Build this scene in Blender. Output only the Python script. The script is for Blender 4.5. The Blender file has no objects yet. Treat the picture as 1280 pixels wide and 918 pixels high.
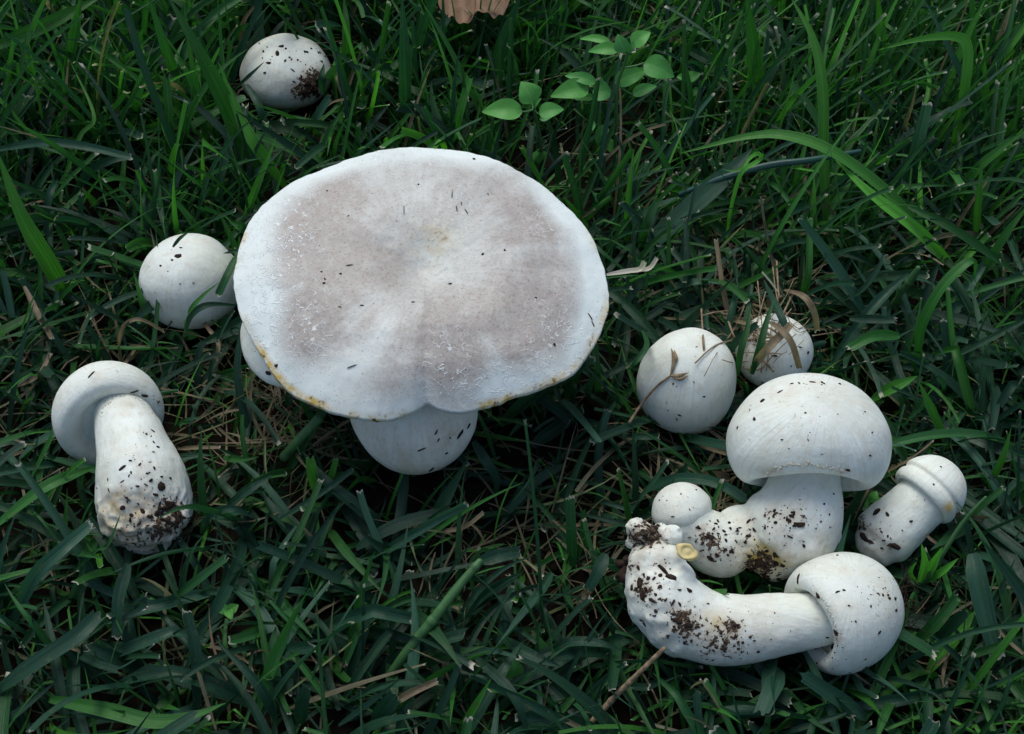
import bpy, bmesh, math, random
import numpy as np
from mathutils import Vector, Matrix
from mathutils.bvhtree import BVHTree

random.seed(7); rng = np.random.default_rng(11)
S = 0.01                                   # everything is modelled in centimetres
sc = bpy.context.scene
col = sc.collection

# ------------------------------------------------------------------ camera
H, PITCH, TANH = 44.0, math.radians(52), 0.384
CAM = np.array([0.0, -H/math.tan(PITCH), H])
FW = np.array([0, math.cos(PITCH), -math.sin(PITCH)])
RT = np.array([1.0, 0, 0]); UP = np.cross(RT, FW)
FPX = 640/TANH
cd = bpy.data.cameras.new('camera'); cam = bpy.data.objects.new('camera', cd); col.objects.link(cam)
cam.location = Vector(CAM)*S; cam.rotation_euler = (math.pi/2-PITCH, 0, 0)
cd.sensor_width = 36; cd.lens = 18/TANH; cd.clip_start = 0.01; cd.clip_end = 200
sc.camera = cam

# ------------------------------------------------------------------ light: open shade under a cloudy sky
SUN_EL, SUN_AZ = math.radians(62), math.radians(-22)      # azimuth measured from +Y
w = bpy.data.worlds.new('World'); sc.world = w; w.use_nodes = True
wn = w.node_tree.nodes; wl = w.node_tree.links
bg = wn['Background']; sky = wn.new('ShaderNodeTexSky'); sky.sky_type = 'NISHITA'
sky.sun_disc = False; sky.sun_elevation = SUN_EL; sky.sun_rotation = SUN_AZ
sky.air_density = 1.0; sky.dust_density = 3.0; sky.ozone_density = 1.0
wl.new(sky.outputs[0], bg.inputs[0]); bg.inputs[1].default_value = 0.10
ld = bpy.data.lights.new('sun', 'SUN'); ld.energy = 1.15; ld.angle = math.radians(35); ld.color = (.95, 1, .93)
sun = bpy.data.objects.new('sun', ld); col.objects.link(sun)
sd = Vector((math.sin(SUN_AZ)*math.cos(SUN_EL), math.cos(SUN_AZ)*math.cos(SUN_EL), math.sin(SUN_EL)))
sun.rotation_euler = sd.to_track_quat('Z', 'Y').to_euler(); sun.location = sd*3
sc.view_settings.view_transform = 'Standard'; sc.view_settings.look = 'None'
sc.view_settings.exposure = 0.50; sc.view_settings.gamma = 1
try:
    sc.cycles.use_denoising = True
    sc.cycles.max_bounces = 6; sc.cycles.diffuse_bounces = 4; sc.cycles.transparent_max_bounces = 4
    sc.cycles.transmission_bounces = 3
except Exception: pass

# ------------------------------------------------------------------ geometry helpers
def nrm(v):
    v = np.asarray(v, float); return v/np.maximum(np.linalg.norm(v, axis=-1, keepdims=True), 1e-9)
def ray(px, py):
    return nrm(FW + RT*(px-640)/FPX - UP*(py-459)/FPX)
def P(px, py, z):                          # the point at height z (cm) seen at this place of the photograph
    d = ray(px, py); t = (z-CAM[2])/d[2]; return CAM + d*t
def depth(p): return float(np.dot(np.asarray(p)-CAM, FW))
def cpp(p): return depth(p)/FPX            # centimetres per photograph pixel there
def proj(p):
    q = np.asarray(p)-CAM; d = q@FW
    return 640 + (q@RT)/d*FPX, 459 - (q@UP)/d*FPX
def scr(a, b, c): return nrm(RT*a + UP*b + FW*c)

def hash3(i, j, k, s):
    h = (i*374761393 + j*668265263 + k*1442695041 + s*974634721) & 0xffffffff
    h = ((h ^ (h >> 13))*1274126177) & 0xffffffff
    return ((h ^ (h >> 16)) & 0xffff)/65535.0
def vnoise(p, f=1.0, s=0):                 # smooth value noise, -1..1
    q = np.asarray(p, float)*f + 100; i = np.floor(q).astype(np.int64); t = q-i; t = t*t*(3-2*t)
    r = 0
    for a in (0, 1):
        for b in (0, 1):
            for c in (0, 1):
                wgt = (t[..., 0] if a else 1-t[..., 0])*(t[..., 1] if b else 1-t[..., 1])*(t[..., 2] if c else 1-t[..., 2])
                r = r + wgt*hash3(i[..., 0]+a, i[..., 1]+b, i[..., 2]+c, s)
    return r*2-1

def mesh_obj(name, V, F, mat, parent=None, base=(0, 0, 0), smooth=True, attrs=None, F_arr=None):
    base = np.asarray(base, float)
    me = bpy.data.meshes.new(name)
    V = (np.asarray(V, float)-base)*S
    if F_arr is not None:                   # quads as an array: quick path
        n = len(F_arr); me.vertices.add(len(V)); me.vertices.foreach_set('co', V.ravel())
        me.loops.add(n*4); me.loops.foreach_set('vertex_index', np.asarray(F_arr, np.int32).ravel())
        me.polygons.add(n); me.polygons.foreach_set('loop_start', np.arange(n, dtype=np.int32)*4)
        me.update(calc_edges=True)
    else:
        me.from_pydata([tuple(v) for v in V], [], [tuple(f) for f in F]); me.update()
    if smooth: me.polygons.foreach_set('use_smooth', np.ones(len(me.polygons), bool))
    for k, A in (attrs or {}).items():
        at = me.attributes.new(k, 'FLOAT_COLOR', 'POINT')
        at.data.foreach_set('color', np.asarray(A, np.float32).ravel())
    me.materials.append(mat)
    o = bpy.data.objects.new(name, me); col.objects.link(o)
    if parent is not None: o.parent = parent
    else: o.location = Vector(base)*S
    return o
def thing(name, label, cat, base, group=None):
    o = bpy.data.objects.new(name, None); col.objects.link(o); o.empty_display_size = .01
    o.location = Vector(base)*S; o['label'] = label; o['category'] = cat; o['kind'] = 'thing'
    if group: o['group'] = group
    return o
def tag(o, label, cat, group=None):
    o['label'] = label; o['category'] = cat; o['kind'] = 'thing'
    if group: o['group'] = group
    return o

def smooth_path(pts, n):                    # Catmull-Rom through rows of numbers
    p = np.asarray(pts, float)
    if len(p) == 2: return p[0] + (p[1]-p[0])*np.linspace(0, 1, n)[:, None]
    q = np.vstack([2*p[0]-p[1], p, 2*p[-1]-p[-2]]); m = len(p)-1
    t = np.linspace(0, m-1e-9, n); i = t.astype(int); f = (t-i)[:, None]
    a, b, c, d = q[i], q[i+1], q[i+2], q[i+3]
    return .5*((2*b)+(-a+c)*f+(2*a-5*b+4*c-d)*f*f+(-a+3*b-3*c+d)*f**3)
def basis(a, ref=(0.13, 0.2, 1)):
    a = nrm(a); x = np.cross(ref, a)
    if np.linalg.norm(x) < .1: x = np.cross((1, 0, 0), a)
    x = nrm(x); return x, np.cross(a, x), a
def tube(pts, n=24, seg=28, r0=1.0, caps=True):   # rows x y z radius
    q = smooth_path(pts, n); c = q[:, :3]; r = q[:, 3]*r0
    t = nrm(np.gradient(c, axis=0)); x = basis(t[0])[0]; V = []
    rows = []
    if caps:                                # rounded ends
        for k in (3, 2, 1): a = k/3*math.pi/2; rows.append((c[0]-t[0]*r[0]*math.sin(a)*.8, t[0], max(r[0]*math.cos(a), r[0]*.03)))
    for i in range(n): rows.append((c[i], t[i], r[i]))
    if caps:
        for k in (1, 2, 3): a = k/3*math.pi/2; rows.append((c[-1]+t[-1]*r[-1]*math.sin(a)*.8, t[-1], max(r[-1]*math.cos(a), r[-1]*.03)))
    ang = np.linspace(0, 2*math.pi, seg, endpoint=False)
    for cc, tt, rr in rows:
        x = nrm(x - tt*np.dot(x, tt)); y = np.cross(tt, x)
        V.append(cc + rr*(np.cos(ang)[:, None]*x + np.sin(ang)[:, None]*y))
    V = np.vstack(V); F = []
    for i in range(len(rows)-1):
        for j in range(seg):
            k = (j+1) % seg; F.append((i*seg+j, i*seg+k, (i+1)*seg+k, (i+1)*seg+j))
    F.append(tuple(range(seg-1, -1, -1))); b = (len(rows)-1)*seg; F.append(tuple(b+j for j in range(seg)))
    return V, F
def revolve(prof, c, a, R, n=46, seg=96, squash=(1, 1), ref=(0.13, 0.2, 1), wob=0.0, seed=0):
    x, y, a = basis(a, ref); q = smooth_path(prof, n); ang = np.linspace(0, 2*math.pi, seg, endpoint=False)
    V = []
    for r, h in q:
        rr = max(r, 1e-3)*R
        w_ = 1 + wob*vnoise(np.stack([np.cos(ang)*1.3, np.sin(ang)*1.3, np.full(seg, h*.8+seed)], 1), 1.0, seed)
        V.append(c + a*h*R + rr*(w_*squash[0]*np.cos(ang))[:, None]*x + rr*(w_*squash[1]*np.sin(ang))[:, None]*y)
    V = np.vstack(V); F = []
    for i in range(n-1):
        for j in range(seg):
            k = (j+1) % seg; F.append((i*seg+j, (i+1)*seg+j, (i+1)*seg+k, i*seg+k))
    F.append(tuple(range(seg))); b = (n-1)*seg; F.append(tuple(b+j for j in range(seg-1, -1, -1)))
    return V, F
def join(*parts):
    V, F, o = [], [], 0
    for v, f in parts:
        V.append(v); F += [tuple(i+o for i in g) for g in f]; o += len(v)
    return np.vstack(V), F
def ellipsoid(c, rx, ry, rz, axes=None, nu=20, nv=28):
    A = axes if axes is not None else np.eye(3)
    th = np.linspace(0.02, math.pi-.02, nu); ph = np.linspace(0, 2*math.pi, nv, endpoint=False); V = []
    for t in th:
        V.append(c + (rx*math.sin(t)*np.cos(ph))[:, None]*A[0] + (ry*math.sin(t)*np.sin(ph))[:, None]*A[1] + rz*math.cos(t)*np.asarray(A[2]))
    V = np.vstack(V); F = []
    for i in range(nu-1):
        for j in range(nv):
            k = (j+1) % nv; F.append((i*nv+j, (i+1)*nv+j, (i+1)*nv+k, i*nv+k))
    F.append(tuple(range(nv))[::1]); b = (nu-1)*nv; F.append(tuple(b+j for j in range(nv-1, -1, -1)))
    return V, F
def fuse(V, F, voxel=0.07, it=6):           # melts overlapping lumps into one skin
    me = bpy.data.meshes.new('tmp'); me.from_pydata([tuple(v) for v in V], [], F); me.update()
    o = bpy.data.objects.new('tmp', me); col.objects.link(o)
    m = o.modifiers.new('r', 'REMESH'); m.mode = 'VOXEL'; m.voxel_size = voxel
    s = o.modifiers.new('s', 'SMOOTH'); s.factor = .5; s.iterations = it
    dg = bpy.context.evaluated_depsgraph_get(); ev = o.evaluated_get(dg); e = ev.to_mesh()
    n = len(e.vertices); co = np.empty(n*3); e.vertices.foreach_get('co', co); co = co.reshape(-1, 3)
    Fq = [tuple(p.vertices) for p in e.polygons]; nr = np.empty(n*3); e.vertices.foreach_get('normal', nr)
    ev.to_mesh_clear(); bpy.data.objects.remove(o); bpy.data.meshes.remove(me)
    return co, Fq, nr.reshape(-1, 3)
def bumpy(V, c, amp, f, s=0):               # pushes the surface out from an inner point
    V = np.asarray(V); d = nrm(V-c)
    return V + d*(amp*vnoise(V, f, s))[:, None]

# ------------------------------------------------------------------ materials
def mat(name):
    m = bpy.data.materials.new(name); m.use_nodes = True; nt = m.node_tree
    return m, nt, nt.nodes, nt.links, nt.nodes['Principled BSDF']
class NT:
    def __init__(s, name):
        s.m, s.nt, s.n, s.l, s.b = mat(name)
        s.co = s.n.new('ShaderNodeTexCoord').outputs['Object']
    def noise(s, scale, detail=4, rough=.55, vec=None, w=None):
        n = s.n.new('ShaderNodeTexNoise'); n.inputs['Scale'].default_value = scale
        n.inputs['Detail'].default_value = detail; n.inputs['Roughness'].default_value = rough
        s.l.new(vec or s.co, n.inputs['Vector']); return n.outputs['Fac']
    def voro(s, scale, vec=None, feature='F1', out='Distance', rnd=1):
        n = s.n.new('ShaderNodeTexVoronoi'); n.feature = feature; n.inputs['Scale'].default_value = scale
        n.inputs['Randomness'].default_value = rnd
        s.l.new(vec or s.co, n.inputs['Vector']); return n.outputs[out]
    def math(s, op, a, b=0.5, clamp=False):
        n = s.n.new('ShaderNodeMath'); n.operation = op; n.use_clamp = clamp
        for i, v in enumerate((a, b)):
            if hasattr(v, 'links') or not isinstance(v, (int, float)): s.l.new(v, n.inputs[i])
            else: n.inputs[i].default_value = v
        return n.outputs[0]
    def ramp(s, f, a, b, lo=0., hi=1.):
        n = s.n.new('ShaderNodeMapRange'); n.clamp = True; s.l.new(f, n.inputs[0])
        n.inputs[1].default_value = a; n.inputs[2].default_value = b; n.inputs[3].default_value = lo; n.inputs[4].default_value = hi
        return n.outputs[0]
    def mix(s, f, a, b, mode='MIX'):
        n = s.n.new('ShaderNodeMix'); n.data_type = 'RGBA'; n.blend_type = mode
        for i, v in ((0, f), (6, a), (7, b)):
            if isinstance(v, (int, float)): n.inputs[i].default_value = v
            elif isinstance(v, tuple): n.inputs[i].default_value = (*v, 1)
            else: s.l.new(v, n.inputs[i])
        return n.outputs[2]
    def attr(s, name):
        n = s.n.new('ShaderNodeAttribute'); n.attribute_name = name
        p = s.n.new('ShaderNodeSeparateColor'); s.l.new(n.outputs['Color'], p.inputs[0])
        return p.outputs[0], p.outputs[1], p.outputs[2], n.outputs['Alpha']
    def mapping(s, scale, rot=(0, 0, 0)):
        n = s.n.new('ShaderNodeMapping'); n.inputs['Scale'].default_value = scale; n.inputs['Rotation'].default_value = rot
        s.l.new(s.co, n.inputs['Vector']); return n.outputs[0]
    def comb(s, x, y, z):
        n = s.n.new('ShaderNodeCombineXYZ')
        for i, v in enumerate((x, y, z)):
            if isinstance(v, (int, float)): n.inputs[i].default_value = v
            else: s.l.new(v, n.inputs[i])
        return n.outputs[0]
    def bump(s, h, strength=.3, dist=.0005, chain=None):
        n = s.n.new('ShaderNodeBump'); n.inputs['Strength'].default_value = strength; n.inputs['Distance'].default_value = dist
        s.l.new(h, n.inputs['Height'])
        if chain: s.l.new(chain, n.inputs['Normal'])
        return n.outputs[0]
    def done(s, colr, rough=.5, normal=None, spec=.5):
        if isinstance(colr, tuple): s.b.inputs['Base Color'].default_value = (*colr, 1)
        else: s.l.new(colr, s.b.inputs['Base Color'])
        if isinstance(rough, float): s.b.inputs['Roughness'].default_value = rough
        else: s.l.new(rough, s.b.inputs['Roughness'])
        s.b.inputs['Specular IOR Level'].default_value = spec
        if normal: s.l.new(normal, s.b.inputs['Normal'])
        return s.m

def m_skin():                               # skin attribute: dirt, tan bruise, yellow, specks
    s = NT('mushroom_skin'); d, t, y, k = s.attr('skin')
    c = s.mix(s.ramp(s.noise(70, 5), .35, .7), (.79, .84, .79), (.71, .73, .64))
    fb = s.n.new('ShaderNodeAttribute'); fb.attribute_name = 'fib'; fn = s.noise(1, 5, .62, fb.outputs['Vector'])
    c = s.mix(s.ramp(fn, .5, .72, 0, .5), c, (.60, .56, .46))
    c = s.mix(s.ramp(s.noise(190, 5, .7), .5, .72, 0, .6), c, (.64, .58, .47))
    c = s.mix(s.ramp(s.noise(1100, 2), .66, .72, 0, .4), c, (.45, .36, .25))
    tt = s.math('MULTIPLY', s.math('MAXIMUM', t, s.math('MULTIPLY', d, 1.1)), s.ramp(s.noise(220, 5, .65), .25, .7), True)
    c = s.mix(tt, c, (.40, .29, .17))
    yy = s.math('MULTIPLY', y, s.ramp(s.noise(300, 4), .25, .6), True)
    c = s.mix(yy, c, (.62, .42, .06))
    n1 = s.noise(560, 5, .62)
    dm = s.ramp(s.math('ADD', n1, s.math('MULTIPLY', d, .27)), .70, .73)
    n2 = s.noise(1300, 3, .6)
    dc = s.mix(s.ramp(n2, .4, .6), (.016, .011, .008), (.14, .09, .055))
    km = s.ramp(s.math('ADD', s.noise(700, 2, .5), s.math('MULTIPLY', k, .25)), .835, .86)
    c = s.mix(km, c, (.05, .035, .025)); c = s.mix(dm, c, dc)
    b = s.bump(s.noise(130, 6, .6), .5, .0012); b = s.bump(s.noise(700, 5, .65), .4, .0003, b); b = s.bump(fn, .45, .0005, b)
    b = s.bump(s.math('MULTIPLY', dm, n2), .8, .0006, b)
    s.b.inputs['Subsurface Weight'].default_value = .12
    s.b.inputs['Subsurface Radius'].default_value = (.006, .004, .003); s.b.inputs['Subsurface Scale'].default_value = 1.0
    return s.done(c, s.ramp(dm, 0, 1, .48, .9), b, .35)
def m_bigcap():                             # capmap: brown, crack, yellow, white scuff
    s = NT('flat_cap_skin'); br, ck, ye, wh = s.attr('capmap')
    c = s.mix(s.ramp(s.noise(50, 5), .3, .7), (.75, .82, .80), (.68, .73, .70))
    f = s.math('MULTIPLY', br, s.ramp(s.noise(150, 7, .75), .25, .75, .7, 1.3), True)
    c = s.mix(f, c, (.39, .352, .322))
    fine = s.noise(900, 3, .6)
    c = s.mix(s.math('MULTIPLY', s.ramp(fine, .5, .7, 0, .5), br, True), c, (.20, .135, .105))
    sv = s.mapping((650, 1300, 650)); v1 = s.voro(1, sv)
    sp = s.math('MULTIPLY', s.ramp(v1, .10, .17, 1, 0), s.ramp(s.noise(160, 2), .42, .52), True)
    c = s.mix(s.math('MULTIPLY', sp, .75), c, (.13, .09, .08))
    sv2 = s.mapping((260, 260, 260)); v2 = s.voro(1, sv2)
    c = s.mix(s.ramp(v2, .045, .06, .9, 0), c, (.05, .03, .03))
    nz = s.noise(320, 3); vv = s.n.new('ShaderNodeVectorMath'); vv.operation = 'ADD'; s.l.new(s.co, vv.inputs[0])
    s.l.new(s.comb(s.math('MULTIPLY', nz, .003), s.math('MULTIPLY', s.noise(280, 3), .003), 0), vv.inputs[1])
    e = s.voro(480, vv.outputs[0], 'DISTANCE_TO_EDGE')
    gate = s.ramp(s.noise(330, 2), .5, .55)
    cm = s.math('MULTIPLY', s.math('MULTIPLY', s.ramp(e, .03, .09, 1, 0), ck), gate, True)
    c = s.mix(s.math('MULTIPLY', cm, .95), c, (.84, .87, .86))
    yy = s.math('MULTIPLY', ye, s.ramp(s.noise(260, 5, .7), .3, .62), True)
    c = s.mix(yy, c, (.55, .36, .05))
    c = s.mix(s.math('MULTIPLY', s.ramp(s.noise(480, 4, .6), .56, .62), ye, True), c, (.13, .07, .02))
    b = s.bump(s.noise(120, 6, .6), .35, .0008); b = s.bump(fine, .25, .00025, b); b = s.bump(cm, .7, .0004, b)
    b = s.bump(sp, -.3, .0003, b)
    s.b.inputs['Subsurface Weight'].default_value = .06; s.b.inputs['Subsurface Radius'].default_value = (.005, .003, .002)
    s.b.inputs['Subsurface Scale'].default_value = 1.0
    return s.done(c, .5, b, .4)
def m_grass():                              # blade: hue, along, across, dryness
    s = NT('grass_blade_green'); r, v, u, dry = s.attr('blade')
    c = s.mix(s.ramp(r, .35, .75), (.008, .040, .023), (.021, .108, .016))
    c = s.mix(s.ramp(r, .0, .16, .8, 0), c, (.026, .085, .056))  # lowest hues turn pale teal: sky sheen painted into the blade colour
    c = s.mix(s.ramp(r, .8, 1.0), c, (.065, .26, .028))
    vein = s.noise(1, 2, .5, s.comb(s.math('MULTIPLY', u, 15), s.math('MULTIPLY', v, 1.5), s.math('MULTIPLY', r, 90)))
    wnz = s.n.new('ShaderNodeTexWhiteNoise'); wnz.noise_dimensions = '1D'; s.l.new(s.math('MULTIPLY', r, 977.), wnz.inputs['W'])
    sc_b = s.ramp(wnz.outputs['Value'], 0, 1, .7, 1.3); c = s.mix(1.0, c, s.comb(sc_b, sc_b, sc_b), 'MULTIPLY')
    c = s.mix(s.ramp(vein, .35, .65, 0, .75), c, s.mix(1.0, c, (1.9, 1.75, 1.6), 'MULTIPLY'))
    mid = s.ramp(s.math('ABSOLUTE', s.math('SUBTRACT', u, .5)), .0, .07, .35, 0)
    c = s.mix(mid, c, s.mix(1.0, c, (2.1, 1.9, 1.7), 'MULTIPLY'))
    blot = s.noise(300, 4, .6); c = s.mix(s.ramp(blot, .60, .68, 0, .4), c, (.10, .10, .04))
    c = s.mix(s.ramp(s.noise(2200, 2), .70, .74, 0, .45), c, (.35, .38, .33))
    dc = s.mix(s.ramp(s.noise(200, 4), .3, .7), (.24, .185, .115), (.09, .06, .035))
    dc = s.mix(s.ramp(vein, .35, .65, 0, .5), dc, (.33, .27, .18))
    dc = s.mix(s.ramp(r, .9, 1.0), dc, (.58, .54, .46))
    c = s.mix(dry, c, dc)
    ti = s.ramp(s.math('ADD', v, s.math('MULTIPLY', s.noise(900, 3), .05)), .985, 1.01)
    c = s.mix(ti, c, (.50, .48, .40))
    b = s.bump(vein, .5, .0004); b = s.bump(s.noise(700, 3), .15, .0003, b)
    m = s.done(c, s.ramp(s.noise(260, 3), .3, .7, .40, .64), b, .38)
    tr = s.n.new('ShaderNodeBsdfTranslucent'); s.l.new(s.mix(1.0, c, (1.5, 1.8, .9), 'MULTIPLY'), tr.inputs[0])
    mx = s.n.new('ShaderNodeMixShader'); mx.inputs[0].default_value = .28
    s.l.new(s.b.outputs[0], mx.inputs[1]); s.l.new(tr.outputs[0], mx.inputs[2])
    s.l.new(mx.outputs[0], s.n['Material Output'].inputs[0]); return m
def m_simple(name, c1, c2, sc_=200, rough=.7, bs=.5, bd=.0006, spec=.3, trans=0):
    s = NT(name); n = s.noise(sc_, 6, .65); c = s.mix(s.ramp(n, .32, .68), c1, c2)
    m = s.done(c, rough, s.bump(n, bs, bd), spec)
    if trans:
        tr = s.n.new('ShaderNodeBsdfTranslucent'); s.l.new(s.mix(1.0, c, (1.5, 1.8, .9), 'MULTIPLY'), tr.inputs[0])
        mx = s.n.new('ShaderNodeMixShader'); mx.inputs[0].default_value = trans
        s.l.new(s.b.outputs[0], mx.inputs[1]); s.l.new(tr.outputs[0], mx.inputs[2])
        s.l.new(mx.outputs[0], s.n['Material Output'].inputs[0])
    return m
SKIN, BIGCAP, GRASS = m_skin(), m_bigcap(), m_grass()
SOIL = m_simple('dark_soil', (.005, .004, .003), (.018, .013, .009), 260, .95, .9, .002, .1)
CLOD = m_simple('dirt_crumb', (.010, .007, .006), (.055, .034, .024), 700, .9, .8, .0006, .15)
TAN = m_simple('tan_straw', (.11, .075, .045), (.34, .26, .16), 500, .8, .6, .0006)
GILL = m_simple('gill_grey', (.45, .38, .34), (.58, .52, .47), 300, .7)
YEL = m_simple('yellow_flesh', (.55, .42, .16), (.68, .58, .30), 400, .6)
def m_herb():
    s = NT('herb_leaf'); r, v, u, d = s.attr('leafmap')
    c = s.mix(s.ramp(s.noise(180, 5), .3, .7), (.065, .27, .05), (.09, .36, .08)); c = s.mix(1.0, c, s.comb(s.ramp(r, 0, 1, .75, 1.3), s.ramp(r, 0, 1, .8, 1.15), .9), 'MULTIPLY')
    off = s.math('ABSOLUTE', s.math('SUBTRACT', u, .5)); mid = s.ramp(off, .0, .06, .55, 0)
    wv = s.math('SINE', s.math('MULTIPLY', s.math('SUBTRACT', v, off), 38.)); vn = s.ramp(wv, .8, 1, 0, .35)
    c = s.mix(s.math('MAXIMUM', mid, vn), c, (.15, .40, .12)); c = s.mix(s.ramp(s.noise(420, 3), .68, .72, 0, .6), c, (.12, .10, .04))
    m = s.done(c, .5, s.bump(s.math('MAXIMUM', mid, vn), -.6, .0004, s.bump(s.noise(250, 4), .4, .0005)), .35)
    tr = s.n.new('ShaderNodeBsdfTranslucent'); s.l.new(c, tr.inputs[0]); mx = s.n.new('ShaderNodeMixShader'); mx.inputs[0].default_value = .25
    s.l.new(s.b.outputs[0], mx.inputs[1]); s.l.new(tr.outputs[0], mx.inputs[2]); s.l.new(mx.outputs[0], s.n['Material Output'].inputs[0]); return m
HERB = m_herb()
HSTEM = m_simple('herb_stem', (.05, .15, .04), (.09, .20, .07), 300, .5, .3, .0003, .3, .1)
DEADLEAF = m_simple('brown_dead_leaf', (.17, .095, .055), (.27, .165, .10), 120, .6, .5, .001, .3, .15)
TEAL = m_simple('teal_stalk', (.012, .055, .045), (.02, .08, .06), 200, .4, .2, .0003, .5)
SHEATH = m_simple('grass_sheath', (.03, .10, .03), (.06, .16, .05), 240, .5, .3, .0004, .4, .1)

# ------------------------------------------------------------------ ground
def build_soil():
    n = 260; xs = np.concatenate([np.linspace(-3000, -70, 20), np.linspace(-60, 60, n), np.linspace(70, 3000, 20)])
    ys = np.concatenate([np.linspace(-3000, -70, 20), np.linspace(-60, 60, n), np.linspace(70, 3000, 20)])
    X, Y = np.meshgrid(xs, ys); p = np.stack([X, Y, X*0], -1).reshape(-1, 3)
    p[:, 2] = .45*vnoise(p, .12, 3) + .25*vnoise(p, .5, 4) + .14*vnoise(p, 1.6, 5) - .3
    m = len(xs); i = np.arange((m-1)*(m-1)); i = (i//(m-1))*m + i % (m-1)
    o = mesh_obj('ground', p, None, SOIL, F_arr=np.stack([i, i+1, i+m+1, i+m], 1)); o['kind'] = 'structure'
build_soil()

# ------------------------------------------------------------------ mushrooms
TREES = []                                  # world-space BVHs of everything the grass must keep clear of
ALLV, ALLF = [], []
def skin_attr(V, blobs, tree):
    A = np.zeros((len(V), 4)); A[:, 3] = .25
    for px, py, rp, ch, amt in blobs:
        d = ray(px, py); h = tree.ray_cast(Vector(CAM), Vector(d))
        if h[0] is None: continue
        c = np.array(h[0]); r = rp*cpp(c); g = np.exp(-(((V-c)**2).sum(1))/(r*r))
        A[:, ch] += amt*g
    return np.clip(A, 0, 1)
def add_chip(out, c, nr, size, asp, ang, thick, seed):
    x, y, a = basis(nr); ca, sa = math.cos(ang), math.sin(ang); u = x*ca+y*sa; v = -x*sa+y*ca
    k = 7; rr = np.random.default_rng(seed).uniform(.55, 1.1, k); th = np.linspace(0, 2*math.pi, k, endpoint=False)
    ring = [c + u*(size*r*math.cos(t)) + v*(size*asp*r*math.sin(t)) - a*thick*.4 for r, t in zip(rr, th)]
    top = [c + u*(size*.7*r*math.cos(t)) + v*(size*asp*.7*r*math.sin(t)) + a*thick*(.6+.4*random.random()) for r, t in zip(rr, th)]
    V = np.array(ring+top+[c+a*thick*1.15])
    F = [(i, (i+1) % k, k+(i+1) % k, k+i) for i in range(k)] + [(k+i, k+(i+1) % k, 2*k) for i in range(k)]
    out.append((V, F))
def fibres(V, name):                        # coordinates that run along a stem, or out from the middle of a cap
    c = V.mean(0); q = V-c; w_, E = np.linalg.eigh(q.T@q)
    if 'cap' in name:
        ax = E[:, 0] if w_[1] > 1.25*w_[0] else np.array([0, 0, 1.]); x, y, a = basis(ax); p, r = q@x, q@y; l = np.maximum(np.hypot(p, r), 1e-4)
        return np.stack([p/l*16, r/l*16, (q@a)*.8+l*1.2, l*0+1], 1)
    return np.stack([(q@E[:, 0])*6, (q@E[:, 1])*6, (q@E[:, 2])*.9, q[:, 0]*0+1], 1)
class Shroom:
    def __init__(s, label, base, cat='mushroom', name='mushroom'):
        s.base = np.array(base, float); s.t = thing(name, label, cat, base, 'white mushrooms in the grass')
        s.parts = []
    def part(s, name, V, F, m=None, label=None, parent=None, solid=True, kind=None):
        s.parts.append((name, V, F, m or SKIN, label, kind, solid))
    def build(s, blobs=(), specks=(), flakes=(), capmap=None):
        V, F = join(*[(p[1], p[2]) for p in s.parts if p[6]])
        s.tree = BVHTree.FromPolygons([tuple(v) for v in V], F)
        off = sum(len(v) for v in ALLV); ALLV.append(V); ALLF.extend([tuple(i+off for i in f) for f in F])
        s.obs = {}
        for name, V, F, m, label, kind, solid in s.parts:
            at = {'skin': skin_attr(V, blobs, s.tree), 'fib': fibres(V, name)} if m is SKIN else {}
            if m is BIGCAP: at = {'capmap': capmap(V, s.tree)}
            o = mesh_obj(name, V, F, m, s.t, s.base, attrs=at)
            if label: o['label'] = label
            if kind: o['kind'] = kind
            s.obs[name] = o
        sm = []; i = 0
        for px, py, sz, asp, ang in flakes:
            h = s.tree.ray_cast(Vector(CAM), Vector(ray(px, py)))
            if h[0] is None: continue
            c = np.array(h[0]); q = cpp(c); i += 1; n_ = np.array(h[1]); n_ = n_ if np.dot(n_, CAM-c) > 0 else -n_
            out = sm if sz < 4.5 else []
            # a screen angle turned into one on the surface
            x, y, a = basis(n_); dr = RT*math.cos(ang)-UP*math.sin(ang); an = math.atan2(np.dot(dr, y), np.dot(dr, x))
            add_chip(out, c, n_, sz*q, asp, an, max(.04, sz*q*.24), i*7+int(px))
            if out is not sm:
                v, f = out[0]; mesh_obj('dirt_flake', v, f, CLOD, s.t, s.base, smooth=False)
        for cx, cy, rx, ry, n, sz in specks:
            for _ in range(max(3, int(n*.55))):
                px = random.gauss(cx, rx*.5); py = random.gauss(cy, ry*.5)
                h = s.tree.ray_cast(Vector(CAM), Vector(ray(px, py)))
                if h[0] is None: continue
                c = np.array(h[0]); q = cpp(c); n_ = np.array(h[1]); n_ = n_ if np.dot(n_, CAM-c) > 0 else -n_
                z = sz*random.choice((.3, .45, .6, .9, 1.7)); add_chip(sm, c, n_, z*q, random.uniform(.25, .9), random.uniform(0, 6), max(.018, z*q*.55), random.randrange(9999))
        if sm:
            v, f = join(*sm); o = mesh_obj('dirt_specks', v, f, CLOD, s.t, s.base, smooth=False); o['kind'] = 'stuff'
        return s

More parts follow.
